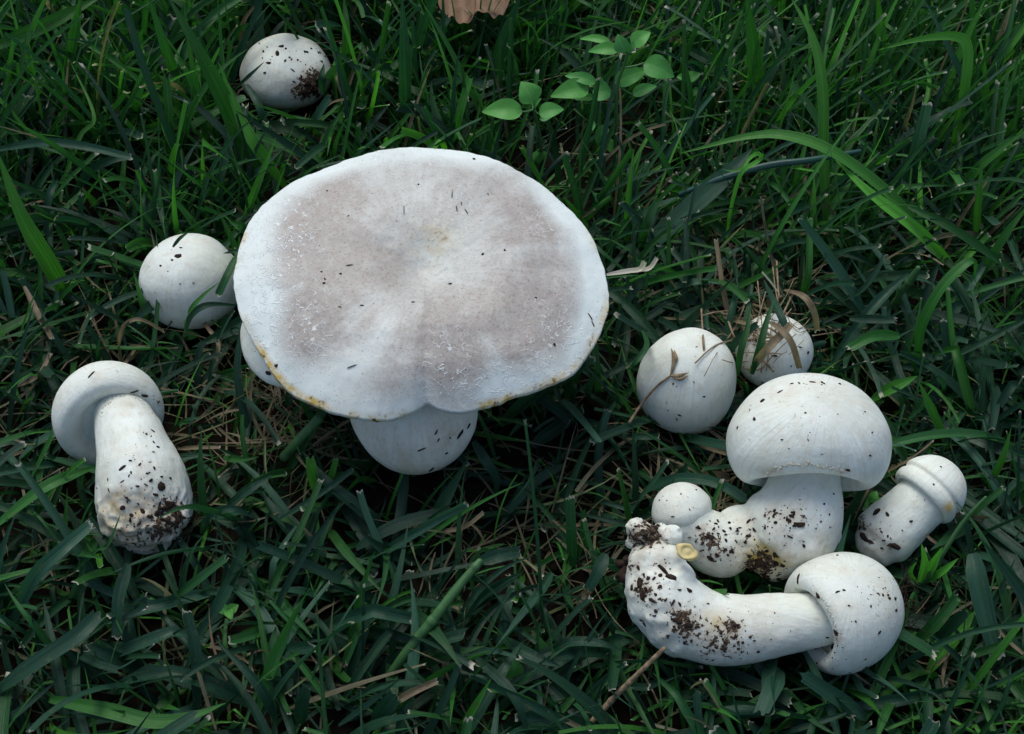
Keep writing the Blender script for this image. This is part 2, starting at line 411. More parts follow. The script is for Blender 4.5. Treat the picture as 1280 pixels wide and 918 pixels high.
BUTTON = [(0, 1.0), (.30, .97), (.58, .84), (.82, .58), (.96, .22), (1.0, -.08), (.95, -.38), (.80, -.62), (.58, -.74), (.40, -.72), (.30, -.66), (0, -.66)]
def button(label, px, py, rpx, hz, axis, tall=1.0, sq=(1, 1), blobs=(), specks=(), flakes=(), seed=1, prof=BUTTON):
    c = P(px, py, hz); R = rpx*cpp(c); axis = nrm(axis)
    prof = [(r, h*tall) for r, h in prof]
    V, F = revolve(prof, c, axis, R, 56, 100, sq, wob=.03, seed=seed)
    V = bumpy(V, c, R*.035, 1.2/R, seed); V = bumpy(V, c, R*.012, 3/R, seed+3); V = bumpy(V, c, R*.004, 9/R, seed+5)
    s = Shroom(label, (c[0], c[1], 0))
    s.part('cap', V, F)
    b = c - axis*R*.6; e = np.array([c[0]-axis[0]*R, c[1]-axis[1]*R+R*.3, -.5])
    tv, tf = tube([(*b, R*.4), (*((b+e)/2), R*.34), (*e, R*.36)], 8, 24)
    s.part('stem', tv, tf)
    return s.build(blobs, specks, flakes)

# --- the large flat one
RIM = [(510,181),(560,184),(610,197),(650,214),(690,240),(718,266),(738,290),(750,315),(759,350),(762,385),(756,404),(749,422),(738,442),(720,465),(700,481),
       (670,494),(640,503),(605,513),(575,520),(550,518),(541,513),(535,507),(529,513),(515,521),(495,528),(470,531),(440,528),(410,518),(385,504),(360,488),(345,472),(330,450),(317,430),(305,405),
       (297,380),(293,350),(296,320),(302,295),(309,275),(324,256),(345,238),(370,221),(400,207),(430,196),(470,185)]
def big_mushroom():
    cz = 7.3; TILT = math.radians(7)
    # the plane of the rim leans a little to the front
    c0 = P(530, 345, cz); nrmv = np.array([0, -math.sin(TILT), math.cos(TILT)])
    ex = np.array([1., 0, 0]); ey = np.cross(nrmv, ex)
    def hit(px, py, dz):
        d = ray(px, py); o = c0+nrmv*dz; t = np.dot(o-CAM, nrmv)/np.dot(d, nrmv); q = CAM+d*t-c0
        return np.array([np.dot(q, ex), np.dot(q, ey)])
    pts = np.array([hit(px, py, -.35 - .75*max(0, (py-330)/190)) for px, py in RIM])
    ang = np.arctan2(pts[:, 1], pts[:, 0]); rad = np.hypot(pts[:, 0], pts[:, 1]); o = np.argsort(ang); ang, rad = ang[o], rad[o]
    N, K = 420, 150
    th = np.linspace(-math.pi, math.pi, N, endpoint=False)
    R = np.interp(th, np.r_[ang-2*math.pi, ang, ang+2*math.pi], np.r_[rad, rad, rad])
    ker = np.array([1, 2, 1.])/4; 
    for _ in range(2): R = np.convolve(np.r_[R[-1], R, R[0]], ker, 'valid')
    R = R + .045*vnoise(np.stack([np.cos(th)*5, np.sin(th)*5, th*0], 1), 1, 5) + .02*vnoise(np.stack([np.cos(th)*30, np.sin(th)*30, th*0], 1), 1, 6)
    V = []
    front = np.clip(-np.sin(th), 0, 1)
    for s in np.linspace(0, 1, K)**.85:
        x = R*s*np.cos(th); y = R*s*np.sin(th); q = np.stack([x, y, x*0], 1)
        h = .35 + .25*math.exp(-((s-.45)/.22)**2) - .35*math.exp(-(s/.17)**2) - .55*s**3.2
        h = h - (.45+.75*front)*max(0, s-.72)**1.6*7*.62
        h = h + .16*vnoise(q, .28, 21)*min(1, s*3) + .035*vnoise(q, 1.1, 22) + .012*vnoise(q, 4, 23)
        rad_w = vnoise(np.stack([np.cos(th)*3.2, np.sin(th)*3.2, th*0+.3*s], 1), 1, 31)
        h = h + .30*rad_w*s*s*(.35+.9*front) + .10*front*vnoise(np.stack([np.cos(th)*8, np.sin(th)*8, th*0], 1), 1, 33)*s**6
        V.append(c0 + x[:, None]*ex + y[:, None]*ey + (np.asarray(h))[:, None]*nrmv)
    top = len(V)
    edge = V[-1]
    inn = edge - nrmv*.16 ; V.append(inn*1.0)
    for s, dz in ((.985, -.26), (.955, -.22), (.9, -.1)):
        x = R*s*np.cos(th); y = R*s*np.sin(th)
        V.append(c0 + x[:, None]*ex + y[:, None]*ey + ((edge-c0)@nrmv + dz + .0)[:, None]*nrmv)
    k0 = V[-1]
    for s in (.7, .45, .15, .02):
        x = R*s*np.cos(th); y = R*s*np.sin(th)
        V.append(c0 + x[:, None]*ex + y[:, None]*ey + ((k0-c0)@nrmv*(s/.9) + (1-s/.9)*(-1.1))[:, None]*nrmv)
    n = len(V); V = np.vstack(V); F = []
    for i in range(n-1):
        for j in range(N):
            k = (j+1) % N; F.append((i*N+j, (i+1)*N+j, (i+1)*N+k, i*N+k))
    F.append(tuple(range(N))); F.append(tuple((n-1)*N+j for j in range(N-1, -1, -1)))
    # gills: thin plates under the cap
    gv, gf = [], []; G = 180
    for g in range(G):
        a = 2*math.pi*g/G; r = np.interp(a if a < math.pi else a-2*math.pi, th, R); d = ex*math.cos(a)+ey*math.sin(a); sd_ = -ex*math.sin(a)+ey*math.cos(a)
        ed = np.interp(a if a < math.pi else a-2*math.pi, th, (edge-c0)@nrmv)
        for sg in (-1, 1):
            b = len(gv)
            for s_, zt, zb in ((.2, -.75, -1.3), (.5, -.45+ed*.4, -1.15+ed*.4), (.8, -.2+ed*.8, -.7+ed*.8), (.93, ed-.1, ed-.3)):
                gv.append(c0+d*r*s_+nrmv*zt+sd_*sg*.02); gv.append(c0+d*r*s_+nrmv*zb+sd_*sg*.01)
            for q in range(3): gf.append((b+2*q, b+2*q+2, b+2*q+3, b+2*q+1))
    s = Shroom('very large flat mushroom with a wide beige and white cap and yellow stained front rim', (c0[0], c0[1], 0))
    s.part('cap', V, F, BIGCAP); s.part('gills', np.array(gv), gf, GILL, kind='stuff', solid=False)
    g = np.array([c0[0]+.3, c0[1]+.6, -.4])
    s.part('stem', *tube([(*(c0-nrmv*2.2), 1.35), (*(c0*.5+g*.5), 1.3), (*g, 1.7)], 14, 30))
    rv, rf = revolve([(.78, .1), (1.0, .0), (1.25, -.25), (1.3, -.5), (1.2, -.45), (.9, -.2), (.78, -.1)], c0*.7+g*.3, nrmv, 1.75, 20, 48, wob=.06)
    s.part('ring', rv, rf)
    def cmap(V, tree):
        A = np.zeros((len(V), 4)); q = V-c0; x, y = q@ex, q@ey; a = np.arctan2(y, x); r = np.hypot(x, y)
        Rm = np.interp(a, np.r_[th, math.pi], np.r_[R, R[0]]); s_ = r/Rm
        A[:, 0] = .74*np.clip((.98+.10*vnoise(q, .6, 8)-s_)/.18, 0, 1)
        def g(px, py, rx, ry, ch, amt, rot=0):
            h = tree.ray_cast(Vector(CAM), Vector(ray(px, py)))
            if h[0] is None: return
            c = np.array(h[0])-c0; k = cpp(np.array(h[0])); dx = x-np.dot(c, ex); dy = y-np.dot(c, ey); cr, sr = math.cos(rot), math.sin(rot)
            u, v = dx*cr+dy*sr, -dx*sr+dy*cr; wv = 1+.25*vnoise(q, .9, 9)
            A[:, ch] += amt*np.exp(-((u/(rx*k))**2+(v/(ry*k*1.25))**2)*wv)
        for a_ in [(385,395,38,30,.5),(560,450,30,50,.55),(650,400,75,50,.2),(660,320,60,60,.15),(415,270,60,45,.2),(360,270,30,40,.3),(470,330,60,40,.15),
                   (610,410,40,40,.25),(520,420,30,60,.3),(430,310,50,30,.2),(700,440,30,30,.35),(640,250,60,30,.2),(400,340,40,20,.25),(600,475,40,18,.35)]:
            g(a_[0], a_[1], a_[2], a_[3], 0, a_[4])
        for a_ in [(542,338,36,24,-.55),(535,308,34,18,-.35),(470,430,12,36,-.25,-.5),(420,468,44,24,-.6,0),(345,372,40,16,-.45,.3),(330,330,22,50,-.3,0),(312,410,22,46,-.6,0),(622,462,14,34,-.5,.35),(512,430,7,44,-.18,-.15),
                   (540,535,170,14,-.7,0),(640,495,60,16,-.6,0),(490,200,80,12,-.3,0),(742,345,16,80,-.6,.1),(590,400,10,40,-.15,.3),(735,430,24,60,-.5,-.3)]:
            g(a_[0], a_[1], a_[2], a_[3], 0, a_[4], *a_[5:])
        A[:, 0] = np.clip(A[:, 0], 0, 1.1)
        A[:, 0] += .25*vnoise(q, .5, 14)*np.clip(A[:, 0]*2, 0, 1) + .12*vnoise(q, 1.6, 16)*np.clip(A[:, 0]*2, 0, 1) + (.09*vnoise(np.stack([np.cos(a)*9, np.sin(a)*9, s_*1.2], 1), 1, 15)+.09*vnoise(np.stack([np.cos(a)*30, np.sin(a)*30, s_*2], 1), 1, 25))*np.clip(A[:, 0], 0, .6)*2*np.clip(s_*2, 0, 1)
        for a_ in [(355,290,50,60,1.0),(330,400,45,60,.6),(500,200,60,22,.8),(700,430,40,50,.7),(560,455,30,40,.8),(390,400,30,40,.7),(620,470,50,20,.6),(575,260,14,28,1.0),(690,280,30,30,.5)]:
            g(a_[0], a_[1], a_[2], a_[3], 1, a_[4])
        yl = 0
        for px, py, amt, rr in [(315,425,.8,16),(330,450,1,14),(345,470,1,12),(360,488,1.3,16),(378,498,1.3,16),(395,508,1,14),(440,526,.8,9),(470,529,1.2,8),(610,510,1.2,12),(640,500,.8,10),(700,480,.8,14),(725,460,1,14),(745,430,1,12),(300,395,.7,12),(296,330,.4,12),(302,297,.6,8),(757,390,.9,16),(745,300,.4,14),(500,527,.6,12),(675,490,.8,14)]:
            h = tree.ray_cast(Vector(CAM), Vector(ray(px+(530-px)*.02, py+(345-py)*.02)))
            if h[0] is None: continue
            c = np.array(h[0]); k = cpp(c); yl = yl + amt*np.exp(-((V-c)**2).sum(1)/(rr*1.3*k)**2)
        yl = yl*np.clip(.75+.9*vnoise(V, 1.4, 51), 0, 1.3)
        A[:, 2] = np.clip(yl, 0, 1.2)*np.clip((s_-.955)/.03, 0, 1)
        h = tree.ray_cast(Vector(CAM), Vector(ray(548, 297)))
        c = np.array(h[0]); A[:, 2] += .30*np.exp(-((V-c)**2).sum(1)/(.6)**2) ; 
        c = np.array(tree.ray_cast(Vector(CAM), Vector(ray(545, 320)))[0]); A[:, 2] += .24*np.exp(-((V-c)**2).sum(1)/(1.1)**2)
        return np.clip(A, 0, 1)
    s.build(capmap=cmap, specks=[(520,340,230,160,70,1.5),(430,260,90,60,40,1.2),(690,400,60,60,16,1.5),(330,460,25,40,10,2.2)],
            flakes=[(435,196,6,.25,-.3),(405,354,3,.6,0),(402,340,3,.35,.3),(406,349,3,.4,1),(425,384,4,.15,.3),(437,332,7,.08,-.2),(738,397,8,.1,1.1),(741,405,6,.12,1.2),(452,382,4,.2,.1),(505,262,9,.06,1.5),(577,255,5,.15,1.5),
                    (440,458,8,.06,-.3),(565,243,9,.08,1.6),(571,262,8,.1,1.5),(583,265,6,.12,1.2),(610,243,4,.2,1.4),(345,457,4,.7,0),(516,378,3,.3,0),(563,355,3.5,.5,.4)])
    return s
BIG = big_mushroom()

# --- caps that show from under the large one
button('small white cap tucked under the left rim of the large flat mushroom', 374, 417, 75, 5.0, (-.06, -.12, 1), .5, (1, 1.0),
       specks=[(315,450,30,40,10,2.0)], flakes=[(335,466,6,.7,.3)], seed=4)
button('pale button mushroom showing below the front rim of the large flat mushroom', 519, 516, 80, 3.2, (.05, -.25, 1), .92, (1, .95),
       blobs=[(519,575,60,1,.45),(480,560,40,1,.3),(560,590,30,1,.6),(570,540,30,1,.5),(590,550,20,0,.4),(520,590,30,2,.25)], specks=[(560,555,50,30,14,1.6)],
       flakes=[(545,541,6,.25,2.0),(527,562,7,.2,-.5),(575,543,9,.28,-.7),(586,532,7,.3,-.6),(558,567,3,.6,0),(539,587,7,.2,1.7),(548,550,4,.3,2.1)], seed=9,
       prof=[(0, 1.0), (.30, .97), (.58, .84), (.82, .58), (.96, .24), (1.0, -.04), (.94, -.32), (.78, -.6), (.56, -.82), (.3, -.97), (0, -1.0)])
# --- buttons in the grass
button('half buried white button mushroom at top left with dark soil crumbs on it', 358, 90, 57, 1.2, (.05, .1, 1), .70,
       blobs=[(385,108,17,0,1.0),(398,100,14,0,1.0),(375,118,12,0,.7),(390,60,26,0,.12),(380,110,24,1,.6)],
       specks=[(380,75,40,30,60,1.5),(340,70,30,30,20,1.5),(388,108,22,12,60,3.0)],
       flakes=[(347,67,6,.65,1.3),(352,58,5,.8,0),(336,79,5,.6,0),(334,59,3,.35,1.2),(366,88,4,.3,.6),(389,61,2.5,.7,0),(400,66,3,.5,1.6),(402,77,3,.6,0),(372,75,2,.8,0),(331,91,2.5,.8,0),(328,73,2.5,.35,1.5),(399,103,7,.5,.3),(385,105,8,.6,0),(378,116,8,.5,0),(393,113,8,.6,1)], seed=2)
button('smooth white button mushroom left of the large flat mushroom under crossing green blades', 238, 352, 62, 2.1, (-.08, -.05, 1), .92, (1.0, 1.0),
       specks=[(225,330,45,50,16,1.3)], blobs=[(250,410,30,2,.15)],
       flakes=[(222,320,6,.8,.3),(226,310,3,.4,.1),(178,363,5,.22,1.5),(193,308,5,.15,-.8),(225,355,1.5,.8,0),(247,384,3.5,.6,.5),(184,377,4,.2,1)], seed=3)
button('tall egg shaped white button mushroom with a dry stalk lying across its top', 859, 477, 62, 2.4, (.12, .12, 1), 1.15, (1, 1),
       specks=[(870,440,60,50,14,1.2),(850,500,50,40,12,1.2)], flakes=[(846,524,4,.25,1.4),(849,519,4,.3,.4),(880,496,2.5,.6,.3),(835,513,1.5,.6,0)], seed=5)
SB = button('small white button mushroom wrapped in dry straw behind the tall cap', 968, 439, 47, 2.2, (0, 0, 1), .95,
       blobs=[(930,440,18,0,.5),(945,420,20,1,.5)], specks=[(975,430,50,40,24,1.8)], flakes=[(968,445,6,.3,.1),(983,413,6,.2,.5),(1000,434,5,.2,.1),(945,425,5,.5,1)], seed=6)

# --- lying mushroom at lower left
def lying_left():
    a = scr(-.36, .50, .70); d0 = P(150, 560, 2.6)
    dep = depth(P(140, 510, 2.4))
    def Q(px, py, dd=0): r = ray(px, py); return CAM + r*((dep+dd)/np.dot(r, FW))
    k = dep/FPX; R = 66*k; c = Q(133, 514, .0)
    prof = [(0, .78), (.35, .73), (.66, .56), (.90, .30), (1.02, -.02), (1.0, -.30), (.89, -.48), (.74, -.50), (.62, -.44), (.52, -.36), (.44, -.32), (0, -.3)]
    V, F = revolve(prof, c, a, R, 60, 110, (1.0, 1.04), wob=.025, seed=12); V = bumpy(V, c, R*.02, .9/R, 3)
    s = Shroom('tipped over mushroom at lower left with thick stem and muddy root end', (c[0], c[1], 0))
    s.part('cap', V, F)
    pts = [(*Q(149, 508, -.1), 32*k), (*Q(158, 532, -1.0), 38*k), (*Q(167, 562, -1.7), 45*k), (*Q(177, 603, -2.2), 54*k), (*Q(180, 636, -2.2), 56*k), (*Q(180, 650, -2.0), 48*k)]
    lumps = [ellipsoid(Q(x, y, z), r*k, r*k*.8, r*k*.7) for x, y, z, r in [(156, 645, -2.8, 30), (205, 640, -2.8, 29), (172, 660, -2.3, 24), (212, 652, -2.2, 20), (150, 632, -2.2, 26), (185, 628, -3.2, 26), (152, 660, -2.3, 20)]]
    V, F = join(tube(pts, 30, 40), *lumps); V, F, nr = fuse(V, F, .07, 7)
    low = np.clip((proj(V)[1]-600)/50, 0, 1)
    V = V + nr*(.05*vnoise(V, 1.1, 4) + .02*vnoise(V, 3, 5) + low*(.15*vnoise(V*np.array([1, 1, 2.2]), 1.5, 6)-.16*np.abs(vnoise(V*np.array([1, 2, 2]), 1.9, 7))+.04*vnoise(V, 6, 7)))[:, None]
    s.part('stem', V, F)
    s.build(blobs=[(180,690,26,0,.4),(230,655,16,0,.4),(230,660,26,1,.9),(180,672,44,1,.8),(150,672,28,0,.5),(195,668,22,0,.6),(150,640,24,1,1),(215,635,16,0,.9),(210,655,18,0,.9),(160,630,20,1,.8),(190,650,30,1,.5),(135,660,22,1,1),(165,600,30,0,.12),(200,600,25,0,.15),(170,675,36,1,.8),(160,505,14,1,.5),(190,520,10,1,.35),(140,650,30,2,.3)],
            specks=[(180,600,45,40,70,2.0),(195,645,44,26,110,2.8),(170,550,30,40,20,1.4),(185,498,14,6,8,2)],
            flakes=[(153,585,7,.4,-.7),(163,576,3,.6,0),(197,559,3,.7,0),(192,553,2.5,.5,.8),(191,539,4,.3,.5),(201,609,8,.9,1),(195,619,6,.5,.3),(213,631,10,.7,.3),(206,636,8,.6,.2),(184,592,3,.6,0),(213,598,3.5,.6,.4),(202,596,3,.6,0),(172,608,4,.6,0),(135,600,4,.2,1.2),(136,613,5,.2,1),(188,646,6,.5,.3),(222,648,8,.6,1),(182,606,4,.3,.4),(114,469,8,.1,-1.2),(132,448,4,.3,.1),(181,495,6,.4,.4),(168,490,6,.25,0),(153,602,4,.2,-.6),(200,630,5,.5,2)])
    return s
LEFT = lying_left()

# --- upright mushroom with a swollen base and a young one grown together
def cluster():
    a = scr(.06, .975, .20); dep = depth(P(1000, 640, 2.4)); k = dep/FPX
    def Q(px, py, dd=0): r = ray(px, py); return CAM + r*((dep+dd)/np.dot(r, FW))
    c = Q(1010, 543, -.8); R = 101*k
    prof = [(0, .74), (.32, .70), (.62, .555), (.85, .31), (.985, .02), (.985, -.26), (.91, -.47), (.79, -.60), (.67, -.60), (.59, -.47), (.54, -.32), (.45, -.25), (0, -.25)]
    V, F = revolve(prof, c, a, R, 64, 120, (1, .88), wob=.03, seed=17); V = bumpy(V, c, R*.018, 1.1/R, 8)
    q = V-c; x = q@RT; y = q@a
    V = V + a*(0*x+ .20*np.exp(-(x/R/.5)**2)*np.clip(-y/R/.45, 0, 1)**2*np.clip(-(q@FW)/R*2, 0, 1))[:, None]
    s = Shroom('lifted out mushroom with round white cap and a young one joined to its dirty base', (c[0], c[1]-2, 0), name='mushroom_cluster')
    s.part('cap', V, F, label='domed white cap with inrolled margin')
    st = tube([(*Q(1007, 570, -.6), 41*k), (*Q(1006, 600, -.7), 43*k), (*Q(1001, 632, -.8), 53*k), (*Q(988, 660, -.7), 61*k), (*Q(975, 682, -.5), 50*k), (*Q(962, 694, -.4), 36*k)], 26, 40)
    lm = [ellipsoid(Q(x, y, z), r*k, r*k*.8, r*k*.8) for x, y, z, r in [(1018, 668, -.6, 34), (935, 672, -.6, 46), (960, 690, -.7, 34), (905, 685, -.4, 30), (925, 655, -.3, 30)]]
    V, F = join(st, *lm); V, F, nr = fuse(V, F, .07, 8)
    low = np.clip((proj(V)[1]-640)/40, 0, 1)
    V = V + nr*(.05*vnoise(V, 1.0, 3)+low*(.09*vnoise(V, 2.0, 9)+.03*vnoise(V, 5, 2)))[:, None]
    s.part('stem', V, F)
    yc = Q(851, 636, -.6); ya = scr(-.32, .93, -.18); r2 = 38*k
    V, F = revolve([(0, .82), (.4, .76), (.75, .52), (.97, .15), (1.0, -.08), (.95, -.25), (.88, -.33), (.86, -.42), (.8, -.5), (0, -.5)], yc, ya, r2, 36, 70, wob=.04, seed=3)
    s.part('young_cap', V, F)
    V, F, nr = fuse(*join(tube([(*Q(855, 645, -.6), 33*k), (*Q(868, 662, -.6), 33*k), (*Q(890, 678, -.5), 39*k), (*Q(910, 685, -.5), 38*k)], 16, 30),
                         tube([(*Q(853, 652, -.6), 33*k), (*Q(856, 657, -.6), 33*k)], 5, 30)), .06, 5)
    V = V + nr*(.04*vnoise(V, 1.6, 6)+.02*vnoise(V, 4, 8))[:, None]
    s.part('young_stem', V, F)
    s.build(blobs=[(960,700,26,0,.7),(945,712,20,0,.9),(950,692,22,2,1.0),(970,700,16,2,.9),(985,650,22,1,.6),(1000,645,16,0,.55),(965,640,14,0,.5),(885,670,14,0,.75),(895,690,18,0,.6),(878,662,10,1,.8),(880,690,22,1,.5),(935,655,14,0,.4),(1030,680,18,1,.7),(1035,665,14,0,.3),(985,700,30,1,.8),(960,590,12,1,.8),(1055,590,10,1,.8),(925,700,26,1,.6),(850,620,30,0,.05),(1010,480,50,0,.1)],
            specks=[(930,675,60,30,160,2.0),(980,650,40,16,110,2.2),(890,680,25,25,90,2.2),(950,705,40,16,110,3.0),(1010,530,90,50,34,1.6),(1015,480,40,10,22,1.8),(1025,625,30,40,24,1.4),(848,622,24,18,20,1.1)],
            flakes=[(1001,656,9,.5,.1),(990,645,6,.5,.3),(936,652,7,.35,-.8),(943,663,6,.4,.7),(935,670,5,.7,0),(987,671,6,.3,.4),(950,704,11,.7,.6),(941,716,9,.8,.3),(958,722,8,.7,0),(888,699,8,.6,.5),(890,672,5,.6,.4),(943,524,4,.8,.8),(953,501,5,.6,-.7),(922,535,3,.4,1.2),(1010,550,2.5,.5,1.4),(1047,518,1.5,.6,0),(1081,515,2,.5,0),(1090,541,2,.7,0),(975,490,5,.2,-.5),(1015,478,5,.2,.4),(1030,480,3,.3,1),(990,480,4,.2,0),(895,655,4,.4,0),(905,664,4,.6,1),(915,690,5,.5,.4),(873,660,5,.7,.4),(841,646,3.5,.3,.1),(862,637,2,.5,1),(925,660,4,.3,.2),(1060,588,5,.5,.3),(1000,625,2,.5,0)])
    return s
CL = cluster()

# --- bent mushroom lying along the bottom right
def bent():
    dep = depth(P(960, 790, 1.9)); k = dep/FPX
    def Q(px, py, dd=0): r = ray(px, py); return CAM + r*((dep+dd)/np.dot(r, FW))
    s = Shroom('bent white mushroom lying on its side at lower right with soil on its root end', (*Q(900, 790)[:2], 0))
    a = scr(.90, .26, .34); c = Q(1054, 764, 0); R = 75*k
    prof = [(0, 1.0), (.3, .95), (.58, .80), (.82, .53), (.97, .2), (1.0, -.14), (.95, -.43), (.83, -.63), (.67, -.68), (.55, -.58), (.47, -.45), (.4, -.4), (0, -.4)]
    V, F = revolve(prof, c, a, R, 64, 110, (1, 1), wob=.035, seed=23); V = bumpy(V, c, R*.025, 1.0/R, 12)
    s.part('cap', V, F)
    st = tube([(*Q(815, 700, -.2), 30*k), (*Q(822, 728, -.3), 42*k), (*Q(842, 762, -.4), 48*k), (*Q(880, 783, -.4), 46*k), (*Q(930, 786, -.4), 43*k), (*Q(985, 779, -.4), 37*k), (*Q(1038, 771, -.4), 32*k)], 34, 40)
    lm = [ellipsoid(Q(x, y, z), r*k, r*k*.85, r*k*.8) for x, y, z, r in [(805, 715, -.5, 22), (835, 700, -.5, 22), (845, 722, -.7, 24), (800, 740, -.3, 20), (822, 688, -.2, 17)]]
    V, F = join(st, *lm); V, F, nr = fuse(V, F, .065, 6)
    low = np.clip((880-proj(V)[0])/50, 0, 1)
    V = V + nr*(.05*vnoise(V, 1.0, 13)+.012*vnoise(V, 4, 14)+low*(.10*vnoise(V, 2.0, 19)+.04*vnoise(V, 5, 2)))[:, None]
    s.part('stem', V, F)
    V, F = join(*[ellipsoid(Q(x, y, z), r*k, r*k, r*k) for x, y, z, r in [(800, 664, -.3, 16), (812, 672, -.2, 15), (826, 662, -.1, 10), (793, 676, 0, 12), (841, 668, -.4, 13), (812, 685, 0, 14)]])
    V, F, nr = fuse(V, F, .05, 7); V = V + nr*(.10*vnoise(V, 2.6, 4)+.05*vnoise(V, 7, 5))[:, None]
    s.part('root_knob', V, F, label='knobbly white root lump specked with soil')
    V, F = revolve([(0, .12), (.35, .14), (.6, .28), (.8, .3), (1, 0), (.8, -.3), (0, -.3)], Q(859, 691, -1.3), scr(.1, .35, -.9), 12*k, 20, 36, (1.1, .8), wob=.28, seed=2); V = bumpy(V, Q(859, 691, -1.3), .07, 5, 3)
    s.part('broken_scale', V, F, YEL, label='small round yellow piece of broken flesh')
    s.build(blobs=[(800,735,16,0,.75),(790,710,14,0,.6),(825,705,12,0,.5),(815,745,20,0,.35),(845,770,22,0,.45),(858,782,16,0,.6),(868,782,16,1,.6),(905,785,18,1,.7),(915,780,14,0,.6),(880,800,40,0,.35),(910,808,30,0,.55),(850,800,30,1,.3),(960,805,30,1,.25),(890,775,14,2,.5),(805,662,20,0,.8),(820,670,16,0,.8),(795,675,14,0,.8),(1045,795,10,0,.8),(1035,822,14,0,.2),(1100,740,30,0,.15),(1110,780,26,0,.12),(1080,815,40,2,.1),(930,830,60,1,.4),(800,690,14,1,.6)],
            specks=[(815,735,36,50,150,2.4),(870,790,60,25,110,2.0),(920,800,40,20,80,1.8),(805,668,24,20,70,2.4),(1100,745,30,26,60,1.8),(1060,760,60,60,40,1.3),(1045,815,25,20,30,2.0),(970,780,50,30,20,1.2)],
            flakes=[(830,714,13,.35,1.0),(838,722,9,.7,.9),(800,728,9,.6,1.2),(803,745,9,.5,1.4),(810,723,4,.8,0),(861,739,5,.6,1.4),(841,754,7,.3,-1.0),(845,776,10,.4,.3),(860,782,8,.6,.4),(872,784,6,.4,.2),(832,750,4,.5,-.8),(815,751,8,.4,.2),(798,710,6,.6,1),(790,735,6,.6,1.3),(806,781,5,.5,1),(818,770,4,.4,0),(1023,745,7,.35,.4),(1022,746,4,.5,.4),(1045,792,7,.5,.9),(1042,808,9,.7,.5),(1047,740,5,.3,-.4),(1055,738,4,.4,.2),(998,723,8,.15,1.6),(1119,748,3,.6,0),(1110,744,3,.8,0),(1099,791,4,.4,-.8),(904,812,6,.4,.1),(943,801,3,.4,0),(885,755,3,.4,0),(820,660,6,.6,.5),(807,673,5,.6,.5),(795,658,4,.5,0),(1061,757,2.5,.5,0)])
    for x, y, z, r in [(785, 720, .2, 15), (790, 738, .4, 12), (779, 705, .4, 9), (786, 700, .1, 7), (792, 752, .3, 9)]:
        c = Q(x, y, z); V, F = ellipsoid(c, r*k, r*k*.8, r*k*.7, nu=12, nv=16); V = bumpy(V, c, r*k*.4, 2.5, int(x)); V = bumpy(V, c, r*k*.3, 6, int(y))
        mesh_obj('dirt_clod', V, F, CLOD, s.t, s.base)
    # frayed wisps on the cap top
    fv = []
    for i in range(60):
        p0 = Q(random.uniform(1118, 1140), random.gauss(755, 22), random.uniform(-.6, .2)); d = nrm(scr(random.uniform(-.3, 1), random.gauss(0, .6), random.gauss(0, .5))); L = random.uniform(.2, .9)
        p1 = p0+d*L*.5+UP*random.gauss(0, .1); p2 = p0+d*L+UP*random.gauss(0, .15)
        fv.append(tube([(*p0, .018), (*p1, .018), (*p2, .01)], 5, 4, caps=False))
    V, F = join(*fv); o = mesh_obj('root_wisps', V, F, CLOD, s.t, s.base); o['kind'] = 'stuff'
    return s
BENT = bent()

# --- short lying mushroom at the right
def short():
    dep = depth(P(1140, 640, 2.2)); k = dep/FPX
    def Q(px, py, dd=0): r = ray(px, py); return CAM + r*((dep+dd)/np.dot(r, FW))
    s = Shroom('short young mushroom lying at the right with a collared knob of a cap', (*Q(1130, 640)[:2], 0))
    a = scr(.72, .66, .12); c = Q(1167, 608, -.2); R = 46*k
    prof = [(0, .80), (.35, .74), (.65, .55), (.86, .26), (.945, .02), (.90, -.09), (.91, -.15), (.955, -.24), (.96, -.38), (.90, -.50), (.80, -.52), (.70, -.45), (0, -.45)]
    V, F = revolve(prof, c, a, R, 70, 90, wob=.025, seed=31)
    s.part('cap', V, F)
    V, F, nr = fuse(*tube([(*Q(1163, 616, -.2), 35*k), (*Q(1140, 637, -.2), 35*k), (*Q(1115, 660, -.2), 38*k), (*Q(1102, 674, -.2), 38*k), (*Q(1096, 680, -.2), 31*k)], 22, 36), .07, 3)
    V = V + nr*(.04*vnoise(V, 1.2, 15)+.015*vnoise(V, 4, 3))[:, None]; s.part('stem', V, F)
    s.build(blobs=[(1080,660,14,0,.7),(1085,690,16,1,.7),(1090,665,12,1,.6),(1110,695,16,1,.5),(1075,650,10,0,.6),(1120,683,10,0,.4),(1186,636,8,2,1),(1186,632,6,1,.6)],
            specks=[(1095,665,30,30,50,1.8),(1150,610,40,40,14,1.2)],
            flakes=[(1096,640,8,.7,0),(1109,643,6,.6,1.1),(1080,672,10,.5,.5),(1075,660,6,.5,1),(1119,683,11,.55,.3),(1139,652,3.5,.7,0),(1128,663,2.5,.4,.6),(1087,677,7,.6,.4),(1176,584,2,.5,1)])
short()
ALL = BVHTree.FromPolygons([tuple(v) for v in np.vstack(ALLV)], ALLF)

